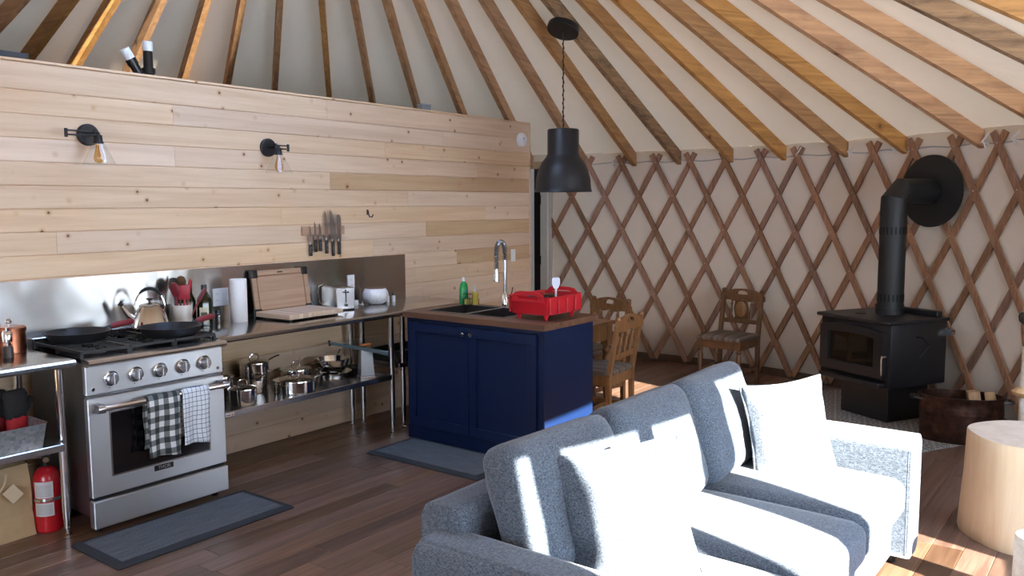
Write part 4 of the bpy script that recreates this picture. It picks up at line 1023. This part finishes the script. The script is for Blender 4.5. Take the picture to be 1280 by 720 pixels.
# ------------------------------------------------------------------ wall lamps, detector, roof-space bits
def sconce(label, xw, z, xs, xj):
    t = thing('wall_sconce', label, 'lamp', (xw, YW, z))
    MB().lathe([(0, 0), (.062, 0), (.062, .018), (.056, .024), (0, .026)], 32, M=Matrix.Rotation(PI/2, 4, 'X')).build('back_plate', BLACK, t)
    MB().cyl((0, -.02, 0), (0, -.09, 0), .010, .010, 12).cyl((0, -.09, -.024), (0, -.09, .024), .010, .010, 12).build('pivot', BLACK, t)
    j = xj-xw; s_ = xs-xw
    for dz in (-.012, .012): MB().tube([(0, -.09, dz), (j, -.105, dz)], .0042, 8).build('swing_bar', BLACK, t)
    MB().cyl((j, -.105, -.026), (j, -.105, .022), .009, .009, 12).build('elbow', BLACK, t)
    MB().tube([(j, -.105, -.012), (s_, -.155, -.012)], .0045, 8).build('front_bar', BLACK, t)
    MB().lathe([(0, 0), (.010, 0), (.012, -.012), (.022, -.018), (.024, -.05), (.028, -.055), (.028, -.062), (0, -.062)], 20, (s_, -.155, .006)).build('socket', BLACK, t)
    MB().lathe([(.027, -.055), (.034, -.062), (.090, -.178)], 36, (s_, -.155, .0)).build('glass_shade', GLASS, t)
    bl = MB().lathe([(.012, -.06), (.014, -.075), (.026, -.12), (.029, -.14), (.022, -.158), (0, -.167)], 20, (s_, -.155, 0)).build('bulb', AMBER, t)
    MB().tube([(s_-.006, -.155, -.07), (s_-.01, -.155, -.14), (s_, -.155, -.10), (s_+.01, -.155, -.14), (s_+.006, -.155, -.07)], .0016, 5).build('filament', M('filament_tungsten', (.75, .5, .25), .3, .7), bl)
sconce('black swing arm wall lamp with clear glass shade, nearer to the left edge', 2.402, 2.075, 2.385, 2.235)
sconce('black swing arm wall lamp with clear glass shade, right one above the counter', 3.632, 2.065, 3.605, 3.725)
t = thing('smoke_detector', 'round white smoke detector high at the end of the pine wall', 'smoke detector', (6.555, YW, 2.284))
MB().lathe([(0, 0), (.068, 0), (.068, .012), (.060, .030), (.050, .036), (0, .038)], 32, M=Matrix.Rotation(PI/2, 4, 'X')).build('case', WHITE, t)
MB().lathe([(0, 0), (.012, 0), (.011, .003), (0, .003)], 14, (.0, -.038, .012), M=Matrix.Rotation(PI/2, 4, 'X')).build('test_button', M('button_grey', (.45, .45, .45), .5), t)
LOFT = 2.411
t = thing('vent_pipe', 'black plastic vent pipe with white cap leaning left above the wall', 'pipe', (2.885, 5.05, LOFT))
Mt = Matrix.Rotation(math.radians(-32), 4, 'Y')
MB().cyl(Mt @ Vector((0, 0, .0)), Mt @ Vector((0, 0, .19)), .028, .028, 18).cyl(Mt @ Vector((0, 0, .15)), Mt @ Vector((0, 0, .19)), .033, .033, 18).build('pipe', BLACKP, t)
MB().cyl(Mt @ Vector((0, 0, .19)), Mt @ Vector((0, 0, .255)), .030, .030, 18).build('cap', WHITE, t)
t = thing('vent_stack', 'upright black plastic vent pipe with white cap above the wall', 'pipe', (2.93, 5.10, LOFT+.0))
MB().cyl((0, 0, 0), (0, 0, .11), .036, .036, 20).cyl((0, 0, .095), (0, 0, .125), .041, .041, 20).cyl((0, 0, .12), (0, 0, .23), .030, .028, 18).build('pipe', BLACKP, t)
MB().cyl((0, 0, .23), (0, 0, .29), .031, .031, 18).build('cap', WHITE, t)
t = thing('junction_box', 'small grey electrical box on top of the pine wall', 'electrical box', (5.27, YW+.06, 2.459))
MB().box(-.05, .05, -.035, .035, 0, .045, .003).build('box', M('box_grey', (.22, .24, .25), .5), t); MB().box(-.055, .055, -.04, .04, .045, .052, .002).build('cover', M('cover_grey', (.35, .37, .38), .4), t)
tag(MB().box(-.55, .55, -.004, .13, 0, .03, .003).build('rubber_strip', GREYB, None, (1.56, YW-.0, 2.459)), 'dark rubber strip lying along the wall top at far left', 'strip')

# ------------------------------------------------------------------ pendant lamp
t = thing('pendant_lamp', 'large black metal dome pendant lamp hanging from the rafters', 'lamp', (5.745, 3.832, 0))
tilt = Matrix.Translation((0, 0, 3.065)) @ Matrix.Rotation(math.atan(SL), 4, 'Y')
MB().lathe([(0, .022), (.128, .022), (.13, .016), (.13, -.02), (.124, -.026), (0, -.027)], 36, M=tilt).build('canopy', BLACK, t)
pts = []
for k in range(61):
    z = 3.04-(3.04-2.27)*k/60; pts.append((.0075*math.cos(k*1.2), .0075*math.sin(k*1.2), z))
MB().tube([(0, 0, 3.045), (0, 0, 2.265)], .0045, 6).build('cord', BLACKP, t); MB().tube(pts, .0035, 5).build('chain', M('chain_dark', (.05, .04, .035), .4, .6), t)
MB().lathe([(.0, 2.285), (.03, 2.28), (.122, 2.272), (.128, 2.262), (.128, 2.075), (.140, 2.05), (.175, 2.005), (.205, 1.94), (.222, 1.87), (.226, 1.80), (.234, 1.772), (.236, 1.768), (.231, 1.769), (.222, 1.80), (.217, 1.87), (.20, 1.94), (.17, 2.0), (.135, 2.045), (.122, 2.07), (.122, 2.255), (0, 2.262)], 48).build('shade', M('lamp_charcoal', (.011, .012, .015), .45), t)
MB().lathe([(.025, 2.06), (.025, 2.0), (.05, 1.96), (.055, 1.92), (.03, 1.88), (0, 1.87)], 20).build('bulb', CERAM, t)

# ------------------------------------------------------------------ dining table and chairs
t = thing('dining_table', 'wooden dining table tucked behind the navy island', 'table', (5.365, 3.80, 0))
MB().box(-.40, .40, -.46, .46, .722, .75, .004).build('table_top', OAK, t)
for a in ((-.36, .36, -.43, -.41), (-.36, .36, .41, .43)): MB().box(*a, .60, .722).build('apron', OAK, t, smooth=0)
for a in ((-.37, -.35), (.35, .37)): MB().box(a[0], a[1], -.43, .43, .60, .722).build('apron', OAK, t, smooth=0)
TLEG = [(0, 0), (.026, 0), (.030, .02), (.022, .05), (.034, .09), (.020, .13), (.026, .18), (.036, .30), (.042, .40), (.030, .46), (.022, .48), (.036, .51), (.024, .54), (.034, .56), (.034, .60), (0, .60)]
for x in (-.345, .345):
    for y in (-.405, .405): MB().lathe(TLEG, 18, (x, y, 0)).box(x-.035, x+.035, y-.035, y+.035, .56, .721, .003).build('leg', OAK, t)
def chair(label, loc, heading, medallion, wm, group):
    t = thing('carved_chair', label, 'chair', loc, heading-PI/2, group)
    W, D, H = .19, .19, .43
    for s_ in (-1, 1):
        MB().lathe([(0, 0), (.018, 0), (.02, .03), (.024, .05), (.016, .07), (.024, .10), (.024, .13), (.015, .15), (.021, .22), (.023, .28), (.015, .32), (.026, .34), (.016, .36), (0, .36)], 14, (s_*W, D, 0)).box(s_*W-.024, s_*W+.024, D-.024, D+.024, .355, H, .002).build('leg', wm, t)
        pr = [(-D-.02, 0), (-D+.012, 0), (-D+.018, .42), (-D-.062, .84), (-D-.09, .84), (-D-.016, .42)]
        MB().prism(pr, s_*W-.018, s_*W+.018, 'x', .002).lathe([(.018, .835), (.024, .845), (.020, .862), (0, .87)], 12, (s_*W, -D-.075, 0)).build('back_post', wm, t)
        MB().box(s_*W-.011, s_*W+.011, -D, D, .13, .165, .002).build('stretcher', wm, t, smooth=0)
    MB().box(-W, W, -.012, .012, .135, .165, .002).build('stretcher', wm, t, smooth=0)
    MB().box(-W, W, D-.012, D+.014, H-.075, H, .002).box(-W, W, -D-.012, -D+.012, H-.075, H, .002).box(-W-.012, -W+.012, -D, D, H-.075, H, .002).box(W-.012, W+.012, -D, D, H-.075, H, .002).build('seat_rail', wm, t, smooth=0)
    MB().soft(W+.028, .022, D+.03, .02, .012, 8, Matrix.Translation((0, .01, H+.016)) @ Matrix.Rotation(PI/2, 4, 'X')).build('seat', SEATF, t)
    by = lambda z: -D-.0-(z-.42)/.42*.076
    bx = lambda z0, z1, y: None
    MB().box(-W, W, by(.56)-.010, by(.56)+.010, .545, .585, .003).build('back_rail', wm, t, smooth=0)
    ou = []; inn = []
    for k in range(17):
        u = -1+2*k/16; ou.append((u*(W+.03), .80+.068*max(0, 1-abs(u)**2.2)**.8)); inn.append((u*.058, .82+.030*max(0, 1-u*u)**.5))
    for k in range(17):
        u = 1-2*k/16; ou.append((u*(W+.03), .755+.012*math.cos(u*3*PI)*(1-abs(u)))); inn.append((u*.058, .815-.004*max(0, 1-u*u)**.5))
    MB().ring_prism(ou, inn, by(.80)-.014, by(.80)+.014).build('crest_rail', wm, t, smooth=0)
    SP = [(.008, 0), (.008, .02), (.013, .035), (.008, .05), (.012, .10), (.009, .13), (.014, .145), (.008, .16), (.008, .185)]
    for x in ((-.10, .10) if medallion else (-.09, 0, .09)):
        mb = MB(); mb.tube([(x, by(.57+.19*k/12), .575+.195*k/12) for k in range(13)], [.009, .009, .014, .009, .012, .013, .012, .010, .010, .015, .009, .009, .009], 10); mb.build('spindle', wm, t)
    if medallion:
        sp = MB().prism([(-.07, .58), (.07, .58), (.06, .61), (.075, .68), (.06, .75), (.05, .765), (-.05, .765), (-.06, .75), (-.075, .68), (-.06, .61)], by(.67)-.006, by(.67)+.006).build('splat', OAK_D, t, smooth=0)
        MB().lathe([(0, .016), (.045, .013), (.055, .006), (.055, 0), (0, 0)], 28, (0, by(.67)+.006, .675), 1, 1.35, Matrix.Rotation(-PI/2, 4, 'X')).build('medallion', OAK, sp)
    return t
G = None
chair('carved oak chair standing alone against the lattice wall', (7.33, 3.045, 0), math.radians(176), True, OAK_D, G)
chair('carved oak chair pushed up to the table, back turned to the sofa', (5.345, 3.255, 0), math.radians(94), False, OAK, G)
chair('carved oak chair at the table end in front of the lattice', (5.99, 3.71, 0), math.radians(172), False, OAK, G)
chair('carved oak chair behind the faucet with only its crest showing', (5.375, 4.33, 0), math.radians(-88), False, OAK, G)

# ------------------------------------------------------------------ sofa
t = thing('sofa', 'heathered blue-grey three seat sofa with its back to the kitchen', 'sofa', (1.82, .78, 0))
LS = 2.32
MB().box(.03, LS-.03, .07, .98, .07, .29, .02, 2).build('base', SOFA, t)
for x in (.06, LS-.06):
    for y in (.1, .95): MB().cyl((x, y, 0), (x, y, .075), .02, .026, 12).build('foot', BLACKP, t)
def armrest(x0, x1):
    mb = MB(); P = rrect((x1-x0)/2, .275, .045, 5, (x0+x1)/2, .345)
    mb.prism(P, 0.0, 1.0, 'y', .018); o = mb.build('arm', SOFA, t, smooth=50)
    for y in (.012, .988): MB().tube([(u, y, v) for u, v in rrect((x1-x0)/2-.004, .271, .045, 5, (x0+x1)/2, .345)], .005, 6, True).build('piping', SOFA, o)
armrest(0, .21); armrest(LS-.21, LS)
P = rrect(.09, .30, .05, 5, 1.0, .40)
MB().prism([(u, v) for u, v in P], .14, LS-.14, 'x', .02).build('back_frame', SOFA, t, smooth=50)
for k in range(3):
    c = .21+(LS-.42)/6*(2*k+1); hw_ = (LS-.42)/6-.003
    s_ = MB().soft(hw_, .085, .385, .05, .022, 12, Matrix.Translation((c, .395, .372)) @ Matrix.Rotation(PI/2, 4, 'X')).build('seat_cushion', SOFA, t, smooth=80)
    Mx = Matrix.Translation((c+(.006, 0, -.004)[k], .785, .664)) @ Matrix.Rotation(math.radians((-19, -18, -20)[k]), 4, 'X') @ Matrix.Rotation(math.radians((1.2, 0, -1.0)[k]), 4, 'Y')
    MB().soft(hw_-.004, .085, .235, .06, .035, 12, Mx, .005).build('back_cushion', SOFA, t, smooth=80)
def pillow(label, loc, heading, tilt, roll, size):
    t = thing('throw_pillow', label, 'pillow', loc)
    Mx = Matrix.Rotation(heading+PI/2, 4, 'Z') @ Matrix.Rotation(math.radians(tilt), 4, 'X') @ Matrix.Translation((0, 0, size*.96)) @ Matrix.Rotation(math.radians(roll), 4, 'Y')
    MB().soft(size, .03, size, .028, .065, 14, Mx, .006, .06).build('cover', SOFA, t, smooth=80)
    pts = []
    for k in range(48):
        a = k/48*4; s_ = int(a); f = a-s_; e = -1+2*f
        u, v = ((e, -1), (1, e), (-e, 1), (-1, -e))[s_]
        kk = (u*u)*(v*v); x = u*size*(1+.06*kk-.036*(1-kk)*(u*u)); z = v*size*(1+.06*kk-.036*(1-kk)*(v*v))
        pts.append(Mx @ Vector((x*.995, 0, z*.995)))
    MB().tube(pts, .006, 6, True).build('piping', SOFA, t)
pillow('square grey throw pillow leaning at the left end of the sofa', (2.30, 1.305, .462), math.radians(212), -12, -10, .212)
pillow('square grey throw pillow in the right corner of the sofa', (3.735, 1.235, .462), math.radians(232), -14, -4, .200)

# ------------------------------------------------------------------ wood stove
t = thing('wood_stove', 'black steel wood stove with glass door and flue by the lattice wall', 'stove', (6.918, 1.627, .012), math.radians(61))
MB().box(-.345, .345, -.30, .28, .285, .765, .012, 2).build('firebox', STOVE, t)
MB().box(-.36, .36, -.31, .325, .762, .79, .012, 3).build('top_plate', STOVE, t)
MB().box(-.30, .30, -.30, -.24, .79, .83, .006).build('rear_shield', STOVE, t)
MB().box(-.235, .225, -.25, .17, .0, .285, .004).build('pedestal', STOVE, t)
MB().box(-.30, .30, .20, .34, .285, .325, .01, 2).build('ash_lip', STOVE, t)
ou = [(-.31, .36), (-.31, .70)]+[(-.31+.62*k/10, .70+.03*math.sin(PI*k/10)) for k in range(1, 10)]+[(.31, .70), (.31, .36)]
inn = [(-.225, .43), (-.225, .655)]+[(-.225+.45*k/10, .655+.012*math.sin(PI*k/10)) for k in range(1, 10)]+[(.225, .655), (.225, .43)]
d = MB().ring_prism(ou, inn, .28, .325).build('door', STOVE, t, smooth=0)
ino = [(u*1.08, .5425+(v-.5425)*1.08) for u, v in inn]
MB().prism(inn, .296, .300).build('door_glass', M('stove_glass', (.012, .009, .006), .03, var=.01, spec=.7), d, smooth=0)
MB().cyl((-.325, .315, .53), (-.325, .345, .53), .012, .012, 12).tube([(-.325, .345, .53), (-.335, .36, .515), (-.35, .375, .40)], .006, 8).build('door_handle', CHROME, d)
MB().cyl((-.345, .02, .66), (-.40, .02, .66), .006, .006, 10).tube([(-.40, .02, .66), (-.42, -.03, .60), (-.42, .07, .52)], .005, 8).build('air_control', STOVE, t)
MB().cyl((-.36, -.29, .68), (-.36, -.33, .68), .03, .03, 14).build('blower_knob', CHROME, t)
MB().cyl((.10, .12, .79), (.10, .12, .798), .04, .035, 18).build('top_thermometer', BLACK, t)
pr = .097
MB().cyl((0, -.08, .79), (0, -.08, 1.64), pr, pr, 32).cyl((0, -.08, .79), (0, -.08, .84), pr+.006, pr+.006, 32).cyl((0, -.08, 1.56), (0, -.08, 1.575), pr+.003, pr+.003, 32).build('flue_pipe', PIPE, t)
mb = MB(); E = [(0, -.08, 1.58), (0, -.08, 1.67), (0, -.155, 1.745), (0, -.46, 1.745)]
mb.tube(E, pr+.002, 32); el = mb.build('flue_elbow', PIPE, t, smooth=20)
mb = MB()
for z in (.92, 1.44):
    for k in range(20):
        a = 2*PI*k/20; c = Vector((pr*math.cos(a), -.08+pr*math.sin(a), z)); mm = Matrix.Translation(c) @ Matrix.Rotation(a, 4, 'Z'); mb.box(-.002, .0015, -.006, .006, -.028, .028, 0, 1, mm)
stuff(mb.build('vent_slots', M('slot_black', (.002, .002, .002), .9), t, smooth=0)).name = 'vent_slot'
MB().lathe([(0, 0), (.285, 0), (.285, -.012), (0, -.014)], 48, (0, -.470, 1.745), M=Matrix.Rotation(-PI/2, 4, 'X')).build('wall_thimble', PIPE, t)
t = thing('hearth_pad', 'patterned grey hearth pad under the wood stove', 'hearth', (6.918, 1.627, 0), math.radians(61))
mb = MB(); mb.prism([(-.86, -.40), (-.45, -.45), (.45, -.45), (.80, -.36), (.80, .80), (-.86, .80)], .0, .010, 'z'); mb.build('slab', HEARTH, t, smooth=0)
MB().box(-.862, .802, .80, .812, 0, .0105).build('edge_trim', BLACK, t, smooth=0)
# copper boiler with firewood
t = thing('copper_boiler', 'old oval copper wash boiler used as a firewood tub', 'tub', (6.49, .985, .010), math.radians(-72))
prof = [(0, 0), (.93, 0), (.96, .01), (.97, .12), (.995, .20), (1.0, .205), (.985, .215), (1.0, .225), (.985, .24), (.99, .30), (1.03, .312), (1.03, .32), (.97, .32), (.95, .02), (0, .018)]
MB().lathe([(r*.27, z) for r, z in prof], 44, sy=.62).build('boiler', COPPER, t)
for s_ in (-1, 1): MB().tube([(s_*.25, -.05, .285), (s_*.30, -.045, .29), (s_*.315, 0, .29), (s_*.30, .045, .29), (s_*.25, .05, .285)], .008, 8).lathe([(.011, -.03), (.011, .03)], 10, (s_*.315, 0, .29), M=Matrix.Rotation(PI/2, 4, 'X')).build('handle', M('boiler_handle', (.06, .05, .045), .4, .5), t)
def wlog(label, loc, rot, w, L):
    o = MB().prism([(-w, -w*.6), (w*.9, -w*.7), (w, w*.4), (-.1*w, w), (-w, w*.5)], -L/2, L/2, 'y', .004).build('firewood', LOGW, None, loc, rot)
    tag(o, label, 'log')
wlog('split pine log with flat face standing in the copper boiler', (6.50, .895, .20), (math.radians(80), 0, math.radians(15)), .05, .33)
wlog('rough grey split log leaning right in the copper boiler', (6.60, .80, .195), (math.radians(72), math.radians(20), math.radians(-12)), .04, .30)
tag(MB().lathe([(0, 0), (.075, 0), (.08, .01), (.08, .25), (.074, .25), (.072, .012), (0, .012)], 28).build('ash_bucket', GREYB, None, (6.455, 1.085, .03)), 'dark grey ash bucket inside the copper boiler', 'bucket')
# ------------------------------------------------------------------ stump and birch pieces
t = thing('stump_table', 'peeled log stump side table to the right of the sofa', 'side table', (4.79, .415, 0), math.radians(10))
mb = MB(); N = 64; rows_ = []
for z, k in ((0, 1.05), (.02, 1.07), (.10, 1.05), (.30, 1.0), (.46, .985), (.512, .98), (.518, .965)):
    rows_.append([mb.bm.verts.new(((.284*k+.010*math.sin(2*a+1)+.007*math.sin(5*a+z*2))*math.cos(a), (.284*k+.010*math.sin(2*a+1)+.007*math.sin(5*a+z*2))*math.sin(a), z)) for a in [2*PI*i/N for i in range(N)]])
for a, b in zip(rows_, rows_[1:]):
    for i in range(N): j = (i+1) % N; mb.bm.faces.new((a[i], a[j], b[j], b[i]))
mb.bm.faces.new(rows_[0][::-1]); st = mb.build('trunk', STUMPW, t)
mb = MB(); mb.bm.faces.new([mb.bm.verts.new(((.284*.966+.010*math.sin(2*a+1)+.007*math.sin(5*a+1.1))*math.cos(a), (.284*.966+.010*math.sin(2*a+1)+.007*math.sin(5*a+1.1))*math.sin(a),   .5181)) for a in [2*PI*i/N for i in range(N)]]); mb.build('cut_top', STUMPT, t)
ck = [Vector(((.284*k+.0012+.010*math.sin(2*a+1)+.007*math.sin(5*a+z*2))*math.cos(a), (.284*k+.0012+.010*math.sin(2*a+1)+.007*math.sin(5*a+z*2))*math.sin(a), z)) for z, k, a in ((.004, 1.05, 3.62), (.10, 1.05, 3.61), (.20, 1.025, 3.60), (.30, 1.0, 3.585), (.42, .99, 3.58), (.51, .98, 3.575))]
MB().tube(ck, [.0035, .003, .003, .0025, .0025, .003], 5).build('drying_crack', M('crack_dark', (.10, .06, .03), .9), t)
t = thing('birch_post', 'white birch pole stand with dark knob at the right picture edge', 'post', (5.46, .502, 0))
MB().tube([(0, 0, 0), (.004, 0, .3), (-.003, .003, .6), (0, 0, .88)], [.036, .034, .033, .032], 16).build('pole', BIRCH, t)
MB().lathe([(.034, .86), (.040, .90), (.046, .98), (.03, 1.0), (0, 1.0)], 18).build('bark_collar', wood('bark_brown', (.12, .06, .03), (.36, .2, .1), 0, 20, .5, .7), t)
MB().lathe([(.03, .975), (.056, 1.0), (.062, 1.03), (.05, 1.055), (0, 1.06)], 20).build('knob', M('knob_glaze', (.03, .035, .032), .2), t)
MB().lathe([(.03, .565), (.07, .585), (.078, .602), (.06, .615), (.03, .63)], 24).build('bracket_fungus', wood('fungus', (.34, .2, .09), (.6, .42, .22), 2, 60, 4, .6), t)
MB().lathe([(0, 0), (.10, 0), (.10, .03), (0, .034)], 24).build('foot_disc', STUMPW, t)
t = thing('birch_log', 'short upright birch log at the lower right corner', 'log', (3.975, .298, 0))
MB().lathe([(0, 0), (.085, 0), (.086, .01), (.084, .15), (.082, .285), (.078, .292)], 28).build('bark', BIRCH, t)
MB().lathe([(0, .290), (.074, .291), (.079, .291)], 28).build('cut_face', STUMPT, t)

# ------------------------------------------------------------------ groups of like things
GROUPS = {'carved_chair': 'carved oak dining chairs', 'kitchen_knife': 'knives on the magnetic bar', 'skillet': 'cast iron skillets on the range', 'tea_towel': 'tea towels on the oven handle',
          'throw_pillow': 'throw pillows on the sofa', 'kitchen_mat': 'kitchen floor mats', 'wall_sconce': 'swing arm wall lamps', 'wall_outlet': 'wall outlets on the backsplash', 'work_table': 'stainless work tables',
          'oil_vial': 'small vials by the diffuser', 'oven_mitt': 'oven mitts in the tin bin', 'firewood': 'firewood in the copper boiler', 'spice_mill': 'spice mills on the left work table', 'oil_bottle': 'oil bottles on the counter'}
GROUPS.update({k: 'utensils in the crock' for k in ('serving_spoon', 'spatula', 'ladle', 'wooden_spoon', 'pasta_spoon', 'turner')})
GROUPS.update({k: 'pots and pans on the lower shelf' for k in ('stock_pot', 'saucepan', 'steamer_pot', 'saute_pan', 'casserole', 'frying_pan', 'saucier', 'black_skillet')})
for o in bpy.data.objects:
    g = GROUPS.get(o.name.split('.')[0])
    if g and o.parent is None and 'category' in o: o['group'] = g
